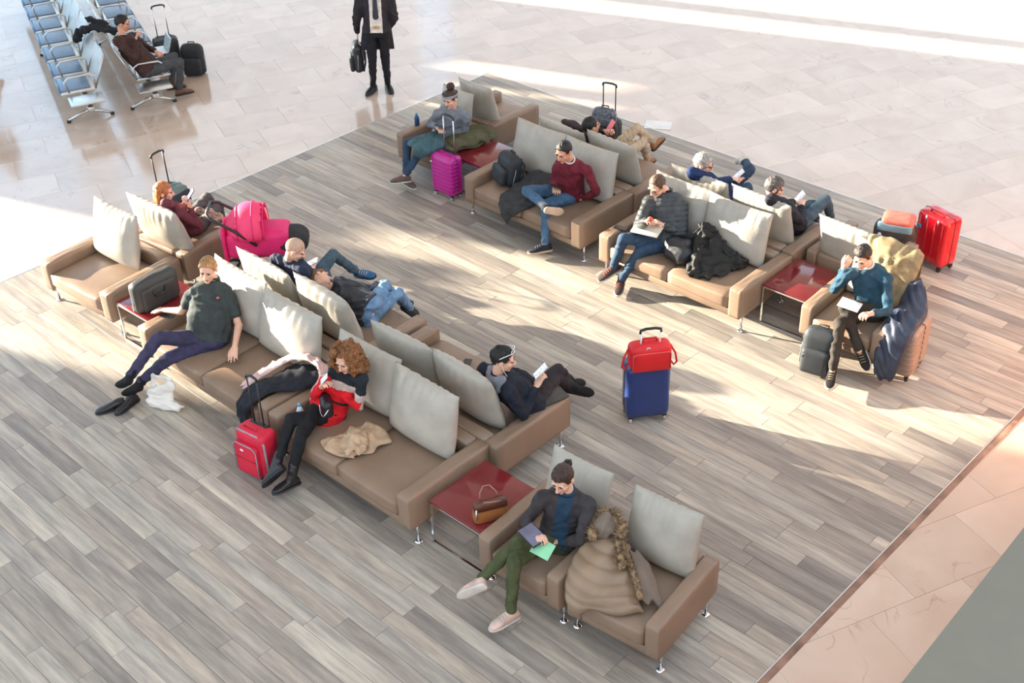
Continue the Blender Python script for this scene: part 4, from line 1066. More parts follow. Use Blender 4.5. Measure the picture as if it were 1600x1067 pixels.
# ---- cloth heaps: coats and jackets lie over seats, each one continuous surface
def heap(name, label, cat, prims, m, voxel=.010, amp=.012, freq=22, seed=0, smooth=3, quilt=0.0, qdir=(0,0,1), parts=None):
    mb = MB()
    for p in prims:
        if len(p) == 4: mb.cap(p[0], p[1], p[2], p[3])
        else: mb.cap(p[0], p[1], p[2], p[3], flat=np.asarray(p[4], float), k=p[5])
    me = vox(mb, voxel, smooth, .5); co = get_co(me)
    base = V(co[:,0].mean(), co[:,1].mean(), co[:,2].min())
    d = folds(co, amp, freq, seed)
    if quilt: d = d*.6 + quilt*(np.abs(np.sin(co @ nrm(qdir)*math.pi/.075))**.5-.6)
    displace(me, d); set_co(me, get_co(me)-base)
    t = thing(name, label, cat, base)
    link('cloth', me, m, t)
    return t, base
def patch_mesh(grid, thick=.03, amp=.008, freq=20, seed=0, quilt=0.0, nq=0, nu=44, nv=36, puffy=0.0):
    """cloth sheet through a grid of control points, with folds, quilting and thickness"""
    g = np.array([[at(*c) if len(c) == 3 and c[0] > 60 else np.asarray(c, float) for c in row] for row in grid])
    def cr(a, t):                      # smooth interpolation along axis 0
        n = len(a)-1; i = min(int(t*n), n-1); f = t*n-i
        p0, p1, p2, p3 = a[max(i-1, 0)], a[i], a[i+1], a[min(i+2, n)]
        return .5*((2*p1)+(-p0+p2)*f+(2*p0-5*p1+4*p2-p3)*f*f+(-p0+3*p1-3*p2+p3)*f**3)
    S = np.array([[None]*(nv+1)]*(nu+1), dtype=object); P_ = np.zeros((nu+1, nv+1, 3))
    for i in range(nu+1):
        row = cr(g, i/nu)
        for j in range(nv+1): P_[i, j] = cr(row, j/nv)
    du = np.gradient(P_, axis=0); dv = np.gradient(P_, axis=1); N_ = np.cross(du, dv); N_ /= np.linalg.norm(N_, axis=2, keepdims=True)+1e-9
    if N_[..., 2].mean() < 0: N_ = -N_
    uu, vv = np.meshgrid(np.linspace(0, 1, nu+1), np.linspace(0, 1, nv+1), indexing='ij')
    d = folds(P_.reshape(-1, 3), amp, freq, seed).reshape(nu+1, nv+1)
    edge = np.minimum(1, 6*np.minimum(np.minimum(uu, 1-uu), np.minimum(vv, 1-vv)))
    if nq: d = d + quilt*np.abs(np.sin((uu+.10*np.sin(5*vv+seed))*math.pi*nq))**.5
    d = d + puffy*np.sqrt(edge)
    rn = np.random.RandomState(seed)
    wob = .02*np.sin(uu*17+rn.rand()*6)*(np.abs(vv-.5)*2)**6 + .02*np.sin(vv*13+rn.rand()*6)*(np.abs(uu-.5)*2)**6
    top = P_+N_*(d*(.3+.7*edge)+thick*np.sqrt(edge))[..., None] + (du/(np.linalg.norm(du, axis=2, keepdims=True)+1e-9))*wob[..., None]
    bot = P_+N_*(d*.3*edge)[..., None]*0 + (du/(np.linalg.norm(du, axis=2, keepdims=True)+1e-9))*wob[..., None]
    n1 = (nu+1)*(nv+1); F = []
    for i in range(nu):
        for j in range(nv):
            q = (i*(nv+1)+j, (i+1)*(nv+1)+j, (i+1)*(nv+1)+j+1, i*(nv+1)+j+1)
            F.append(q); F.append(tuple(n1+k for k in q[::-1]))
    rim = [i*(nv+1) for i in range(nu)]+[nu*(nv+1)+j for j in range(nv)]+[i*(nv+1)+nv for i in range(nu, 0, -1)]+[j for j in range(nv, 0, -1)]
    for a, b in zip(rim, rim[1:]+rim[:1]): F.append((b, a, n1+a, n1+b))
    return np.concatenate([top.reshape(-1, 3), bot.reshape(-1, 3)]), F
def sheet(name, label, cat, grid, m, **kw):
    P_, F = patch_mesh(grid, **kw); base = V(P_[:,0].mean(), P_[:,1].mean(), P_[:,2].min())
    me = MB().add(P_-base, F).mesh(name)
    bm = bmesh.new(); bm.from_mesh(me); bmesh.ops.recalc_face_normals(bm, faces=bm.faces); bm.to_mesh(me); bm.free()
    t = thing(name, label, cat, base); link('cloth', me, m, t)
    return t, base
def extra(t, base, name, grid, m, **kw):
    P_, F = patch_mesh(grid, **kw); me = MB().add(P_-base, F).mesh(name)
    bm = bmesh.new(); bm.from_mesh(me); bmesh.ops.recalc_face_normals(bm, faces=bm.faces); bm.to_mesh(me); bm.free()
    return link(name, me, m, t)
def chain(pts, r, flat=None, k=1.0):
    out = []
    for i in range(len(pts)-1):
        a, b = at(*pts[i]) if len(pts[i]) == 3 else pts[i], at(*pts[i+1])
        out.append((a, b, r, r) if flat is None else (a, b, r, r, flat, k))
    return out
UP = (0,0,1)
green_m = cloth_mat('olive_jacket', (92,88,64), .7)
t_, b_ = sheet('jacket', 'olive green jacket bundled over the armchair arm by magenta suitcase', 'jacket', [[V(1.98,-2.98,.46),V(1.98,-2.7,.50),V(1.98,-2.4,.50),V(2.0,-2.2,.50)],[V(2.02,-3.0,.54),V(2.05,-2.7,.56),V(2.06,-2.42,.57),V(2.06,-2.2,.55)],[V(2.18,-2.98,.52),V(2.19,-2.7,.55),V(2.20,-2.42,.55),V(2.22,-2.18,.54)],[V(2.26,-2.92,.475),V(2.32,-2.7,.48),V(2.36,-2.45,.475),V(2.34,-2.2,.475)]], green_m, seed=21, amp=.016, freq=24, thick=.035)
extra(t_, b_, 'sleeve', [[V(2.1,-2.86,.56),V(2.14,-2.62,.60),V(2.2,-2.4,.58)],[V(2.2,-2.88,.57),V(2.24,-2.62,.60),V(2.28,-2.4,.58)],[V(2.28,-2.86,.50),V(2.36,-2.6,.52),V(2.4,-2.4,.50)]], green_m, seed=71, amp=.010, freq=34, thick=.03)
t_, b_ = sheet('jacket', 'charcoal jacket spilling over the sofa front beside the crossed leg', 'jacket', [[V(3.42,-2.78,.56),V(3.58,-2.72,.60),V(3.76,-2.74,.58),V(3.9,-2.8,.52)],[V(3.38,-3.0,.46),V(3.52,-2.98,.50),V(3.70,-2.98,.50),V(3.86,-3.0,.46)],[V(3.40,-3.24,.44),V(3.54,-3.24,.46),V(3.70,-3.22,.46),V(3.86,-3.2,.44)],[V(3.46,-3.345,.40),V(3.58,-3.36,.40),V(3.70,-3.34,.41),V(3.82,-3.32,.42)],[V(3.52,-3.37,.24),V(3.60,-3.38,.20),V(3.66,-3.36,.27),V(3.74,-3.34,.36)]], cloth_mat('charcoal_wool', (62,62,64)), seed=22, amp=.016, freq=24, thick=.03)
_pk = heap('jacket', 'black jacket with sunlit folds slumped against the sofa cushion', 'jacket', chain([(1100,358,.74),(1095,385,.60),(1085,415,.50)], .075)+chain([(1105,360,.72),(1125,385,.58),(1150,408,.50)], .085)+chain([(1080,425,.47),(1105,430,.46),(1120,425,.46)], .055, UP, .7)+chain([(1120,405,.50),(1145,415,.48),(1160,410,.49)], .07)+chain([(1078,370,.66),(1095,360,.73)], .035), cloth_mat('black_parka', (40,40,38), .6), seed=23, amp=.018)
extra(*_pk, 'front_panel', [[V(5.84,-2.86,.70),V(5.96,-2.80,.76),V(6.10,-2.80,.68),V(6.24,-2.78,.56)],[V(5.86,-2.98,.58),V(6.0,-2.94,.62),V(6.16,-2.92,.58),V(6.34,-2.86,.50)],[V(5.94,-3.10,.48),V(6.06,-3.08,.53),V(6.22,-3.04,.50),V(6.38,-2.98,.46)],[V(6.0,-3.20,.445),V(6.12,-3.20,.46),V(6.26,-3.16,.455),V(6.36,-3.08,.445)]], cloth_mat('black_parka', (40,40,38), .6), seed=75, amp=.016, freq=26, thick=.04)
heap('bag', 'round black bag between the quilted man and the black jacket', 'bag', [(at(1055,388,.54), at(1066,398,.52), .135, .125)]+chain([(1048,380,.60),(1072,382,.60)], .07), mat('black_satin_bag', srgb(40,40,44), .45, var=.1), seed=24, amp=.006, freq=14)
t_, b_ = sheet('coat', 'khaki coat hung over the cushion of the man in teal', 'coat', [[V(7.52,-2.20,.72),V(7.75,-2.18,.66),V(8.02,-2.16,.62)],[V(7.52,-2.28,1.0),V(7.76,-2.26,1.0),V(8.06,-2.24,.96)],[V(7.54,-2.40,1.02),V(7.80,-2.40,1.02),V(8.10,-2.34,.96)],[V(7.70,-2.52,.84),V(7.88,-2.54,.80),V(8.10,-2.46,.76)],[V(7.86,-2.62,.58),V(7.96,-2.66,.54),V(8.10,-2.58,.54)]], cloth_mat('khaki_coat', (150,132,98), .7), seed=25, amp=.012, freq=20, thick=.03)
navyq = mat('navy_quilted_nylon', srgb(46,54,72), .45, var=.15, vscale=8)
t_, b_ = sheet('coat', 'navy quilted coat draped over the taupe suitcase', 'coat', [[V(8.06,-2.44,.80),V(8.13,-2.42,.82),V(8.20,-2.42,.78)],[V(8.07,-2.62,.62),V(8.18,-2.60,.66),V(8.34,-2.58,.60)],[V(8.08,-2.84,.57),V(8.22,-2.84,.60),V(8.38,-2.84,.57)],[V(8.10,-3.0,.46),V(8.24,-3.02,.48),V(8.38,-3.0,.44)],[V(8.12,-3.06,.26),V(8.25,-3.08,.26),V(8.37,-3.05,.26)],[V(8.16,-3.08,.08),V(8.25,-3.10,.07),V(8.34,-3.08,.10)]], navyq, seed=26, amp=.010, freq=16, thick=.03, quilt=.022, nq=9)
# fur-trimmed coat
cq = mat('bronze_quilted_down', srgb(146,122,98), .4, var=.08, vscale=5)
tt, bb = sheet('coat', 'bronze down coat with fur-trimmed hood on the nearest armchair', 'coat', [[V(7.98,-7.02,.66),V(8.10,-6.90,.68),V(8.26,-6.90,.64)],[V(7.96,-7.16,.58),V(8.12,-7.08,.62),V(8.34,-6.98,.56)],[V(8.00,-7.30,.52),V(8.20,-7.24,.57),V(8.46,-7.08,.50)],[V(8.06,-7.40,.46),V(8.26,-7.36,.50),V(8.56,-7.16,.47)],[V(8.16,-7.47,.36),V(8.36,-7.42,.44),V(8.64,-7.20,.45)]], cq, seed=27, amp=.006, freq=12, thick=.05, quilt=.026, nq=6)
extra(tt, bb, 'front_facing', [[V(8.26,-6.94,.66),V(8.32,-6.90,.64),V(8.38,-6.88,.58)],[V(8.40,-7.04,.58),V(8.46,-7.0,.57),V(8.54,-6.96,.50)],[V(8.58,-7.18,.52),V(8.64,-7.12,.50),V(8.70,-7.06,.45)]], mat('bronze_lining', srgb(120,104,90), .6), seed=72, amp=.006, thick=.03)
extra(tt, bb, 'hood', [[V(7.94,-7.0,.62),V(7.98,-6.90,.66),V(8.08,-6.84,.66)],[V(7.98,-7.02,.76),V(8.02,-6.93,.82),V(8.12,-6.88,.76)],[V(8.06,-7.04,.68),V(8.12,-6.98,.72),V(8.18,-6.92,.68)]], mat('bronze_lining', srgb(120,104,90), .6), seed=73, amp=.006, thick=.04)
fur_m = mat('racoon_fur', srgb(176,146,108), .9, var=.4, vscale=30, col2=srgb(74,56,44), bump=1.0, bscale=120)
def fur(path, r, seed):
    rn = random.Random(seed); mb = MB(); pts = [np.asarray(p, float) for p in path]
    for i in range(len(pts)-1):
        for q in range(90):
            p = pts[i]+(pts[i+1]-pts[i])*rn.random(); d = nrm([rn.gauss(0,1), rn.gauss(0,1), abs(rn.gauss(0,1))+.2]); L = r*rn.uniform(.8, 1.5)
            a = nrm(np.cross(d, V(.3,.5,.8)))*r*.16; b2 = np.cross(d, a)
            mb.add([p+a, p-a*.5+b2*.8, p-a*.5-b2*.8, p+d*L], [(0,1,3),(1,2,3),(2,0,3),(0,2,1)])
        mb.cap(pts[i], pts[i+1], r*.6, r*.6)
    return mb
f1 = fur([q-bb for q in (V(8.04,-7.08,.74), V(7.96,-7.02,.78), V(7.97,-6.93,.82), V(8.06,-6.86,.82), V(8.16,-6.90,.78), V(8.22,-6.98,.72), V(8.28,-7.05,.68), V(8.33,-7.09,.65))], .062, 5)
link('fur_trim', f1.mesh('fur_trim'), fur_m, tt, smooth=False)
f2 = fur([q-bb for q in (V(8.30,-7.00,.66), V(8.40,-7.06,.63), V(8.50,-7.13,.60), V(8.58,-7.19,.57))], .036, 6)
link('fur_placket', f2.mesh('fur_placket'), fur_m, tt, smooth=False)
# coat and pink scarf on the arms between the two front sofas
t_, b_ = sheet('coat', 'black coat folded over the arms between the two front sofas', 'coat', [[V(4.42,-6.98,.56),V(4.58,-6.94,.58),V(4.80,-6.96,.56)],[V(4.36,-7.14,.50),V(4.60,-7.12,.60),V(4.82,-7.12,.58)],[V(4.30,-7.30,.47),V(4.52,-7.30,.58),V(4.74,-7.28,.56)],[V(4.28,-7.46,.45),V(4.46,-7.48,.52),V(4.60,-7.44,.56)],[V(4.30,-7.60,.40),V(4.42,-7.62,.42),V(4.52,-7.62,.46)],[V(4.36,-7.64,.22),V(4.43,-7.66,.20),V(4.50,-7.65,.26)]], cloth_mat('black_wool', (38,40,46)), seed=28, amp=.014, freq=22, thick=.04)
sheet('scarf', 'pale pink scarf lying over the folded black coat', 'scarf', [[V(4.16,-7.46,.455),V(4.26,-7.50,.47)],[V(4.22,-7.26,.52),V(4.34,-7.28,.56)],[V(4.32,-7.06,.60),V(4.46,-7.10,.66)],[V(4.46,-6.94,.64),V(4.60,-7.02,.69)],[V(4.66,-6.90,.64),V(4.74,-7.02,.68)],[V(4.82,-6.94,.61),V(4.84,-7.08,.64)],[V(4.92,-7.06,.56),V(4.88,-7.20,.60)],[V(4.98,-7.16,.50),V(4.92,-7.26,.54)]], cloth_mat('dusty_pink_knit', (208,176,172)), seed=29, amp=.012, freq=34, thick=.03, nu=60, nv=20)
t_, b_ = sheet('jacket', 'crumpled beige jacket lying on the front sofa seat', 'jacket', [[V(5.34,-7.50,.435),V(5.40,-7.36,.45),V(5.44,-7.22,.46),V(5.48,-7.08,.47)],[V(5.46,-7.54,.435),V(5.52,-7.38,.47),V(5.56,-7.24,.50),V(5.58,-7.08,.50)],[V(5.60,-7.52,.435),V(5.64,-7.38,.46),V(5.68,-7.24,.49),V(5.68,-7.06,.49)],[V(5.70,-7.46,.435),V(5.76,-7.34,.44),V(5.80,-7.22,.45),V(5.78,-7.08,.45)]], cloth_mat('camel_cotton', (190,160,130), .6), seed=30, amp=.020, freq=22, thick=.035)
extra(t_, b_, 'sleeve', [[V(5.50,-7.36,.50),V(5.56,-7.28,.55),V(5.62,-7.22,.51)],[V(5.60,-7.42,.50),V(5.66,-7.34,.54),V(5.72,-7.28,.50)],[V(5.66,-7.50,.46),V(5.72,-7.44,.49),V(5.78,-7.38,.46)]], cloth_mat('camel_cotton', (190,160,130), .6), seed=74, amp=.012, freq=30, thick=.03)
heap('coat', 'black coat thrown over the metal bench backrests', 'coat', chain([(125,48,.88),(150,42,.92),(178,48,.90)], .09, UP, .6)+chain([(122,52,.80),(120,62,.66)], .07)+chain([(140,30,.98),(165,38,.95)], .06), cloth_mat('black_fleece', (36,36,40)), seed=31, amp=.014)
heap('scarf', 'patterned scarf in the lap of the red-haired woman', 'scarf', chain([(310,330,.60),(328,332,.60),(345,340,.56)], .05)+chain([(318,338,.56),(338,345,.54)], .045), mat('floral_cotton', srgb(196,170,152), .8, var=.3, vscale=45, col2=srgb(96,76,66)), seed=32, amp=.010)
sheet('shawl', 'teal shawl over the thigh of the woman in grey sweater', 'shawl', [[(636,222,.62),(645,236,.60),(652,250,.46)],[(662,210,.65),(668,224,.64),(676,240,.52)],[(688,204,.64),(694,216,.62),(700,228,.54)]], cloth_mat('petrol_fleece', (72,100,106)), seed=33, amp=.008, freq=24, thick=.025)
heap('jacket', 'dark patterned jacket beside the head of the man in khaki', 'jacket', chain([(882,190,.86),(898,196,.84),(912,204,.80)], .05), cloth_mat('dark_tweed', (70,58,60)), seed=34, amp=.01)

# ---- backpacks
def backpack(label, loc, yaw, size, m, tilt=0.0, group=None, name='backpack'):
    w, d, h = size; t = thing(name, label, 'backpack', loc, R_(yaw), group)
    if tilt: t.rotation_euler = (R_(tilt), 0, R_(yaw))
    link('body', puff_mesh('body', (w, d*.7, h), .02, .07, c=(0, 0, h/2)), m, t)
    pk = link('front_pocket', puff_mesh('front_pocket', (w*.8, d*.3, h*.55), .012, .03, c=(0, -d*.45, h*.33)), m, t)
    link('zip', MB().tube([(-w*.36, -d*.60, h*.42), (-w*.3, -d*.60, h*.5), (w*.3, -d*.60, h*.5), (w*.36, -d*.60, h*.42)], .004, 6).mesh('zip'), plastic_black, pk)
    link('top_handle', MB().tube([(-.05, d*.1, h-.01), (-.045, d*.1, h+.035), (.045, d*.1, h+.035), (.05, d*.1, h-.01)], .009, 6).mesh('top_handle'), m, t)
    for s in (-1, 1):
        link('shoulder_strap', MB().tube([(s*w*.22, d*.33, h*.92), (s*w*.30, d*.52, h*.7), (s*w*.34, d*.48, h*.35), (s*w*.40, d*.30, h*.06)], .014, 6).mesh('shoulder_strap'), m, t)
        link('side_strap', MB().tube([(s*(w/2+.004), -d*.1, h*.15), (s*(w/2+.006), -d*.05, h*.5), (s*(w/2-.02), 0, h*.9)], .006, 5).mesh('side_strap'), greyz, t)
    return t
bp_b = mat('black_backpack_nylon', srgb(38,42,46), .6, var=.12, bump=.15, bscale=120)
backpack('black backpack leaning on the sofa cushion beside the charcoal jacket', (3.24, -2.98, .43), -20, (.36, .26, .36), bp_b, -10)
backpack('black backpack on the floor at the teal man\'s feet', (7.66, -3.30, .0), 12, (.34, .24, .46), bp_b, -6)
bp = backpack('grey and black hiking backpack with coral top behind the armchair', (7.22, -1.14, .0), 20, (.44, .30, .56), mat('grey_black_ripstop', srgb(74,72,74), .6, var=.35, vscale=5), 0)
link('lid', puff_mesh('lid', (.34, .24, .10), .012, .04, c=(.02, .0, .60)), mat('coral_nylon', srgb(212,112,96), .6), bp)
link('rain_flap', puff_mesh('rain_flap', (.36, .06, .10), .008, .02, c=(0, -.10, .55)), mat('pale_blue_nylon', srgb(130,166,184), .6), bp)
link('water_bottle', MB().tube([(-.14, -.17, .32), (-.14, -.17, .46), (-.14, -.17, .50)], [.03,.03,.014], 10).mesh('water_bottle'), mat('white_blue_plastic', srgb(190,204,220), .4), bp)
wB = P[2]['wR']
backpack('black leather backpack hanging from the standing man\'s hand', (wB[0]-.02, wB[1]-.02, wB[2]-.13-.44), -35, (.30, .20, .42), mat('black_leather_bag', srgb(38,42,46), .35, var=.1))
backpack('black backpack on the floor beside the bench trolley', (-3.40, -2.84, -.006), 40, (.34, .24, .46), bp_b, 0)
backpack('black patterned backpack standing on the trolley behind the man in khaki', (3.24, -1.22, .56), 14, (.32, .20, .20), mat('black_print_nylon', srgb(44,46,52), .55, var=.4, vscale=40, col2=srgb(120,126,136)))

# ---- briefcase on the small table at left
t = thing('briefcase', 'soft black briefcase standing on the red side table', 'bag', (2.40, -7.20, .462), R_(93))
bc = mat('black_ballistic_nylon', srgb(58,58,58), .55, var=.08, bump=.1, bscale=200)
link('body', puff_mesh('body', (.52, .14, .33), .012, .05, c=(0, 0, .165)), bc, t)
link('side_pocket', puff_mesh('side_pocket', (.40, .03, .24), .008, .014, c=(0, -.075, .13)), bc, t)
link('second_compartment', puff_mesh('second_compartment', (.42, .07, .27), .01, .03, c=(0, .09, .135)), bc, t)
link('carry_handle', MB().tube([(-.07, -.095, .22), (-.06, -.11, .16), (.06, -.11, .16), (.07, -.095, .22)], .010, 6).mesh('carry_handle'), plastic_black, t)
link('zip', MB().tube([(-.20, 0, .314), (.20, 0, .314)], .006, 6).mesh('zip'), greyz, t)
link('shoulder_strap', MB().tube([(-.23, 0, .24), (-.255, .0, .12), (-.25, .02, .03), (-.24, .06, .012), (-.20, .14, .012)], .009, 6).mesh('shoulder_strap'), plastic_black, t)
# ---- brown handbag
t = thing('handbag', 'tan and brown leather handbag on the red table', 'handbag', (7.11, -7.22, .4615), R_(62))
hb = mat('cognac_leather', srgb(150,92,50), .4, var=.12, vscale=8); hb2 = mat('dark_cognac_leather', srgb(92,50,34), .4)
link('body', MB().loft([sect(V(0, 0, z), V(1,0,0), V(0,1,0), w, d, 24, 5) for z, w, d in ((0,.135,.055),(.02,.145,.062),(.09,.14,.050),(.15,.13,.034),(.17,.125,.026))]).mesh('body'), hb, t)
link('flap', MB().loft([sect(V(0, -.004, z), V(1,0,0), V(0,1,0), w, d, 24, 5) for z, w, d in ((.12,.138,.048),(.165,.133,.036),(.182,.12,.024))]).mesh('flap'), hb2, t)
for s in (-1, 1): link('handle', MB().tube([(-.07, s*.03, .16), (-.06, s*.06, .22), (-.02, s*.10, .245), (.03, s*.10, .24), (.07, s*.06, .20), (.08, s*.03, .15)], .007, 6).mesh('handle'), mat('rose_leather', srgb(150,100,88), .45), t)
link('charm', MB().tube([(-.125, -.05, .15), (-.13, -.06, .10), (-.128, -.062, .06)], .007, 6).mesh('charm'), chrome, t)
# ---- white carrier bag
mb = MB(); c0 = V(3.36, -7.86, 0)
mb.cap(c0+V(-.10,-.06,.05), c0+V(.14,.06,.05), .06, .06, flat=V(-.4,.9,0), k=.8); mb.cap(c0+V(-.11,-.02,.12), c0+V(.10,.07,.26), .07, .05, flat=V(-.4,.9,0), k=.5)
mb.cap(c0+V(-.10,0,.10), c0+V(-.13,.03,.30), .05, .03, flat=V(-.4,.9,0), k=.5); mb.cap(c0+V(.05,.04,.10), c0+V(.06,.1,.30), .06, .04, flat=V(-.4,.9,0), k=.5); mb.cap(c0+V(-.12,.02,.29), c0+V(.06,.1,.31), .03, .03, flat=V(-.4,.9,0), k=.5)
mb.cap(c0+V(.12,.05,.03), c0+V(.19,.10,.05), .035, .02)
me = vox(mb, .009, 3); displace(me, folds(get_co(me), .010, 20, 41)); co = get_co(me); b0 = V(c0[0], c0[1], co[:,2].min()); set_co(me, co-b0)
t = thing('carrier_bag', 'white plastic carrier bag on the floor by the socks', 'bag', (c0[0], c0[1], 0)); link('sheet', me, mat('white_polythene', srgb(226,222,212), .35, var=.03), t)
# ---- empty shoes
def loose_shoe(label, heel, toe, m):
    d = nrm(V(toe[0]-heel[0], toe[1]-heel[1], 0)); l = np.cross(d, V(0,0,1))
    t = thing('shoe', label, 'shoe', (heel[0], heel[1], 0), 0, 'shoes taken off by the slouching man')
    def sec(y, w, zb, zt): return sect(d*y+V(0,0,(zb+zt)/2), l, V(0,0,1), w, (zt-zb)/2, 16, 2.8)
    link('upper', MB().loft([sec(*q) for q in ((-.01,.02,.018,.06),(.01,.037,.018,.09),(.08,.040,.018,.095),(.14,.044,.018,.078),(.19,.047,.018,.062),(.235,.042,.018,.05),(.265,.026,.018,.04),(.275,.012,.02,.03))]).mesh('upper'), m, t)
    link('opening', MB().ell(d*.045+V(0,0,.090), (.05,.028,.010), [d, l, V(0,0,1)]).mesh('opening'), rubber, t)
    link('sole', MB().loft([sec(y, w, 0, .022) for y, w in ((-.015,.024),(.005,.040),(.08,.043),(.15,.047),(.195,.050),(.24,.045),(.27,.03),(.282,.012))]).mesh('sole'), rubber, t)
loose_shoe('black shoe lying loose, nearest to the left frame edge', at(196,634,0), at(148,648,0), shoe_b)
loose_shoe('second loose black shoe, beside the white carrier bag', V(3.06,-7.96,0), V(3.12,-8.24,0), shoe_b)
# ---- newspaper, bottles, laptop, phones, tablets
o = link('newspaper', MB().box((0,0,.0), (.36,.26,.006)).mesh('newspaper'), paper_m, None, (3.04, .16, -.002), smooth=False); o.rotation_euler = (0,0,R_(30)); tag(o, 'white newspaper lying on the marble behind the khaki man', 'newspaper')
def bottle(label, p, capm, bodym, h=.2):
    t = thing('bottle', label, 'bottle', p)
    link('body', MB().loft([sect(V(0,0,z), V(1,0,0), V(0,1,0), r, r, 14, 2) for z, r in ((0,.028),(.01,.032),(h*.62,.032),(h*.8,.018),(h*.86,.012))]).mesh('body'), bodym, t)
    link('cap', MB().tube([(0,0,h*.86),(0,0,h)], .015, 10).mesh('cap'), capm, t)
water = mat('clear_bottle', (.75,.82,.86), .15, var=.05)
bottle('water bottle with blue cap beside the curly-haired woman', (4.985, -7.42, .425), mat('blue_cap', srgb(84,168,214), .4), water)
bottle('small blue bottle by the arm of the woman in grey', tuple(at(652,196,.522)), mat('blue_cap', srgb(84,168,214), .4), mat('navy_bottle', srgb(44,70,110), .3), .17)
def phone(label, c, nvec, upv, body, face, size=(.074,.15,.009), name='phone'): return slab(name, label, 'phone' if name == 'phone' else 'tablet', c, nvec, upv, size, body, face)
toC = nrm(CAMPOS-V(5,-5,.7))
phone('dark phone lying on the empty seat of the earphone man\'s sofa', at(729,568,.452), UP, azv(120), phone_dark, mat('dark_screen', (.03,.03,.035), .1))
phone('dark phone on the sofa arm left of the quilted man', at(970,356,.533), UP, azv(10), phone_dark, mat('dark_screen', (.03,.03,.035), .1))
phone('dark phone under the hand of the man in black shirt', at(262,492,.535), UP, azv(30), phone_dark, mat('dark_screen', (.03,.03,.035), .1))
slab('tablet', 'dark tablet in a sleeve on the arm beside the earphone man', 'tablet', at(862,618,.545), UP, azv(75), (.19,.25,.018), mat('charcoal_sleeve', srgb(70,66,62), .7))
def hold(G, k, off=.085): 
    return G['w'+k]+nrm(G['w'+k]-G['e'+k])*off*G['s']
phone('white phone held up by the man with earphones', hold(P[15], 'R')+V(0,0,.07), V(-.3,-.6,.7), V(.2,.3,.9), phone_white, screen)
phone('phone in the hands of the bald man', hold(P[11], 'R')+V(0,0,.03), V(-.2,-.5,.85), V(.7,.5,.3), phone_white, screen)
phone('lilac phone held by the red-haired woman', hold(P[10], 'R')+V(.03,.02,.06), V(-.3,-.7,.6), V(.2,.3,.9), phone_dark, mat('lilac_screen', srgb(150,150,235), .2, var=.2, vscale=50, emit=(srgb(150,150,240), .4)))
phone('phone held by the grey-haired man in blue', (hold(P[7], 'R')+hold(P[7], 'L'))/2+V(0,0,.04), V(-.3,-.6,.7), V(.3,.3,.8), phone_white, screen)
phone('phone held by the salt-and-pepper-haired person', (hold(P[8], 'R')+hold(P[8], 'L'))/2+V(0,0,.04), V(-.3,-.7,.6), V(.3,.3,.8), phone_white, screen)
phone('dark phone in the burgundy man\'s hand', hold(P[4], 'R')+V(0,0,.03), V(.1,.3,.95), V(-.8,-.3,.2), phone_dark, mat('dark_screen', (.03,.03,.035), .1))
phone('dark phone in the hands of the woman in grey', hold(P[3], 'R')+V(0,0,.03), V(.1,.5,.85), V(-.6,-.5,.3), phone_dark, mat('dark_screen', (.03,.03,.035), .1))
phone('pink phone before the face of the man in khaki', hold(P[5], 'R')+V(.0,.0,.05), V(-.2,-.8,.5), V(.2,.3,.9), mat('coral_case', srgb(226,110,112), .4), mat('coral_case', srgb(226,110,112), .4))
slab('tablet', 'tablet with dark cover on the knee of the woman in green trousers', 'tablet', at(832,836,.79), V(.1,-.1,.98), azv(-10), (.14,.20,.012), phone_dark, mat('violet_grey_screen', srgb(112,112,132), .2))
slab('paper_sheet', 'light green paper under the tablet', 'paper', at(848,857,.735), V(.35,-.35,.85), azv(10), (.13,.15,.003), mat('mint_paper', srgb(140,206,160), .7))
slab('tablet', 'pale tablet resting on the teal man\'s thigh', 'tablet', at(1328,476,.735), V(.1,-.1,.98), azv(10), (.14,.20,.010), phone_white)
slab('notebook', 'open papers on the lap of the quilted man', 'papers', at(1012,357,.715), V(.05,-.15,.98), azv(15), (.22,.30,.014), mat('ivory_paper', srgb(214,204,184), .7, var=.1))
o = link('fruit', MB().ell((0,0,0), (.032,.032,.028)).mesh('fruit'), mat('orange_peel', srgb(214,90,56), .5, bump=.2, bscale=80), None, tuple(hold(P[6], 'R')+V(.02,-.01,.02))); tag(o, 'small orange fruit in the quilted man\'s fingers', 'fruit')
slab('tissue', 'crumpled white paper in the curly-haired woman\'s hand', 'paper', hold(P[14], 'R')+V(0,0,.05), V(-.4,-.6,.6), V(.3,.2,.9), (.07,.10,.006), paper_m)
# handbag of the curly-haired woman
t = thing('handbag', 'small black handbag on the curly-haired woman\'s lap', 'handbag', at(512,645,.58), R_(-30))
link('body', puff_mesh('body', (.20,.09,.16), .012, .035, c=(0,0,.08)), mat('soft_black_leather', srgb(34,30,34), .4), t)
link('chain', MB().tube([(-.10,0,.14),(-.13,-.02,.10),(-.11,-.05,.04),(0,-.06,.01),(.10,-.05,.03),(.12,0,.12)], .005, 6).mesh('chain'), chrome, t)
# laptop on the bench
lp = at(248,80,.53); t = thing('laptop', 'open silver laptop beside the man on the bench', 'laptop', lp, R_(160))
silver = mat('laptop_silver', (.6,.63,.66), .35, metal=.6)
link('keyboard_half', rbox_mesh('keyboard_half', (.32,.22,.014), .004, 2, (0,0,.007)), silver, t)
s_ = link('screen_half', rbox_mesh('screen_half', (.32,.012,.21), .004, 2, (0,0,.105)), silver, t, (0,-.115,.012)); s_.rotation_euler = (R_(18),0,0)
link('display', MB().box((0,.0075,.105), (.29,.002,.18)).mesh('display'), mat('pale_green_screen', srgb(170,190,186), .25), s_, smooth=False)
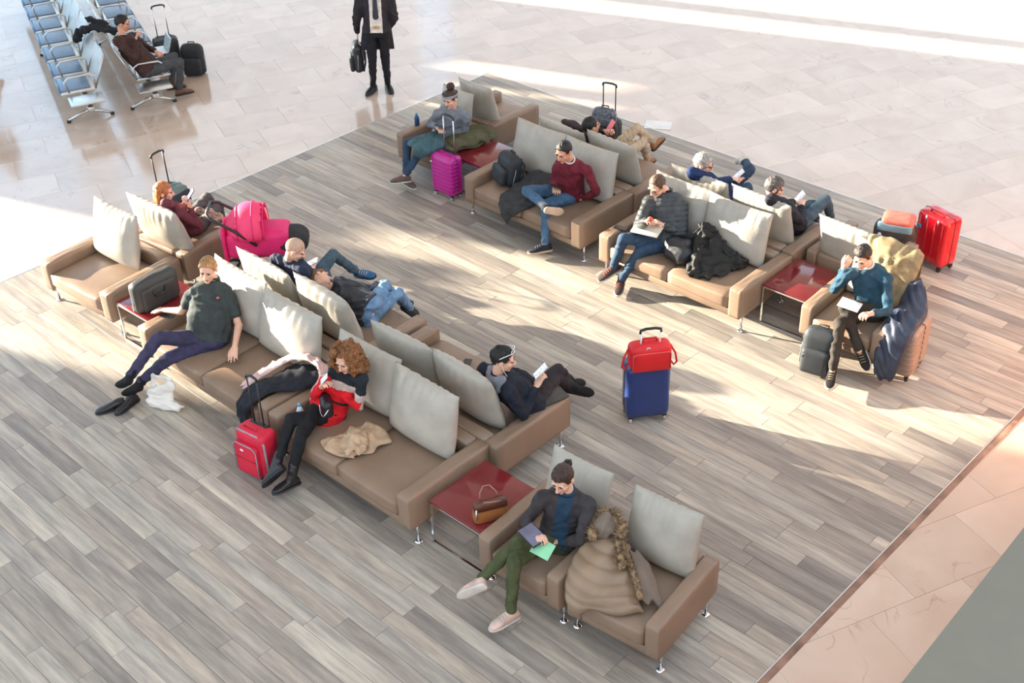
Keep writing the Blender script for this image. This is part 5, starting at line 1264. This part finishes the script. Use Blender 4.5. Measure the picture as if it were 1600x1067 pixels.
# earphones, sunglasses, headband, watch straps
G = P[15]; b_ = G['base']; hp = G['hp']
link('earphone_cable', MB().tube([hp(.083,-.005,-.01)-b_, hp(.085,.02,-.06)-b_, hp(.05,.07,-.14)-b_, hp(.0,.10,-.20)-b_, hp(-.02,.12,-.26)-b_], .0035, 5).mesh('earphone_cable'), phone_white, G['root'])
sg = MB()
for x in (-1, 1):
    sg.tube([hp(x*.034+.026*math.cos(a), .062+.01*math.sin(a), .112+.014*math.sin(a))-b_ for a in np.arange(10)*.628], .0045, 5, closed=True); sg.tube([hp(x*.06,.06,.112)-b_, hp(x*.09,.0,.085)-b_, hp(x*.09,-.04,.05)-b_], .0045, 5)
link('sunglasses', sg.mesh('sunglasses'), phone_white, G['root'])
G = P[3]; b_ = G['base']; hp = G['hp']
link('headband', MB().loft([V(*[hp(.0905*math.cos(a), -.012+.108*math.sin(a), zz+.022*math.sin(a))-b_ for a in np.arange(28)*2*math.pi/28]) for zz in (.040,.052,.066,.078)], cap=False).mesh('headband'), cloth_mat('grey_headband', (150,152,158)), G['root'])
G = P[15]; hd = MB()
for q in range(9): hd.cap(G['neck']-G['base']-G['fw']*(.075-.06*(abs(q-4)/4)**2)+G['la']*(-.10+.025*q)+G['up']*.005, G['neck']-G['base']-G['fw']*.10+G['la']*(-.08+.02*q)-G['up']*(.09-.03*(abs(q-4)/4)), .038, .036)
link('hood', vox(hd, .009, 3), cloth_mat('grey_lined_hood', (128,130,138)), G['root'])
G = P[13]; b_ = G['base']
link('chest_emblem', MB().ell(G['spine'](.70)+G['fw']*.150+G['la']*(-.06)-b_, (.016,.016,.010)).mesh('chest_emblem'), mat('salmon_emblem', srgb(196,104,92), .6), G['root'])

# ------------------------------------------------------------------ pink pushchair
t = thing('pushchair', 'pink pushchair with round hood beside the bald man', 'pushchair', (2.33, -5.92, 0), R_(47))
pk1 = mat('raspberry_canvas', srgb(226,36,110), .6, var=.06, bump=.1, bscale=120); pk2 = mat('coral_pink_canvas', srgb(238,60,110), .55, var=.05)
link('carrycot', puff_mesh('carrycot', (.66, .36, .30), .02, .06, c=(.06, 0, .62)), pk1, t)
link('apron', puff_mesh('apron', (.05, .34, .42), .01, .022, c=(-.29, 0, .62)), pk1, t)
link('foot_muff', puff_mesh('foot_muff', (.44, .34, .22), .03, .10, c=(.36, 0, .60)), mat('black_fleece_muff', srgb(40,40,42), .8, bump=.3), t)
hm = bmesh.new(); bmesh.ops.create_uvsphere(hm, u_segments=32, v_segments=20, radius=1)
bmesh.ops.delete(hm, geom=[v for v in hm.verts if v.co.z < -.05 or v.co.x > .45], context='VERTS')
for v in hm.verts: v.co = Vector((v.co.x*.31, v.co.y*.24*(1+.02*math.sin(v.co.x*14)), v.co.z*.33))+Vector((.02, 0, .72))
bmesh.ops.solidify(hm, geom=list(hm.faces), thickness=.012); bmesh.ops.recalc_face_normals(hm, faces=hm.faces)
me = bpy.data.meshes.new('hood'); hm.to_mesh(me); hm.free(); hd_ = link('hood', me, pk2, t)
for a in (-.5, .05, .42): link('hood_rib', MB().tube([(.02+.315*math.sin(a), .245*math.cos(a)*math.cos(q), .72+.335*math.cos(a)*math.sin(q)) for q in np.linspace(0, math.pi, 14)], .006, 6).mesh('hood_rib'), pk1, hd_)
link('handlebar', MB().tube([(.06, -.22, .66), (-.15, -.215, .84), (-.36, -.20, .98), (-.42, -.15, 1.01), (-.42, .15, 1.01), (-.36, .20, .98), (-.15, .215, .84), (.06, .22, .66)], .017, 8).mesh('handlebar'), plastic_black, t)
for k in range(6): link('print_stripe', rbox_mesh('print_stripe', (.004, .03 if k % 2 else .02, .10-.012*(k % 3)), .001, 1, (-.318, -.13+.045*k, .76)), paper_m, t)
for s in (-1, 1): link('chassis_bar', MB().tube([(-.30, s*.22, .14), (.05, s*.21, .52), (.40, s*.20, .10)], .014, 8).mesh('chassis_bar'), plastic_black, t)
for x, r in ((-.30,.13),(.40,.09)):
    for s in (-1, 1):
        w = link('wheel', MB().tube([(x+r*.86*math.cos(a), s*.24, r+r*.86*math.sin(a)) for a in np.arange(20)*math.pi/10], r*.14, 8, closed=True).mesh('wheel'), rubber, t)
        link('spokes', MB().tube([(x, s*.255, r), (x, s*.225, r)], r*.74, 16).mesh('spokes'), mat('grey_wheel', (.45,.45,.45)), w)
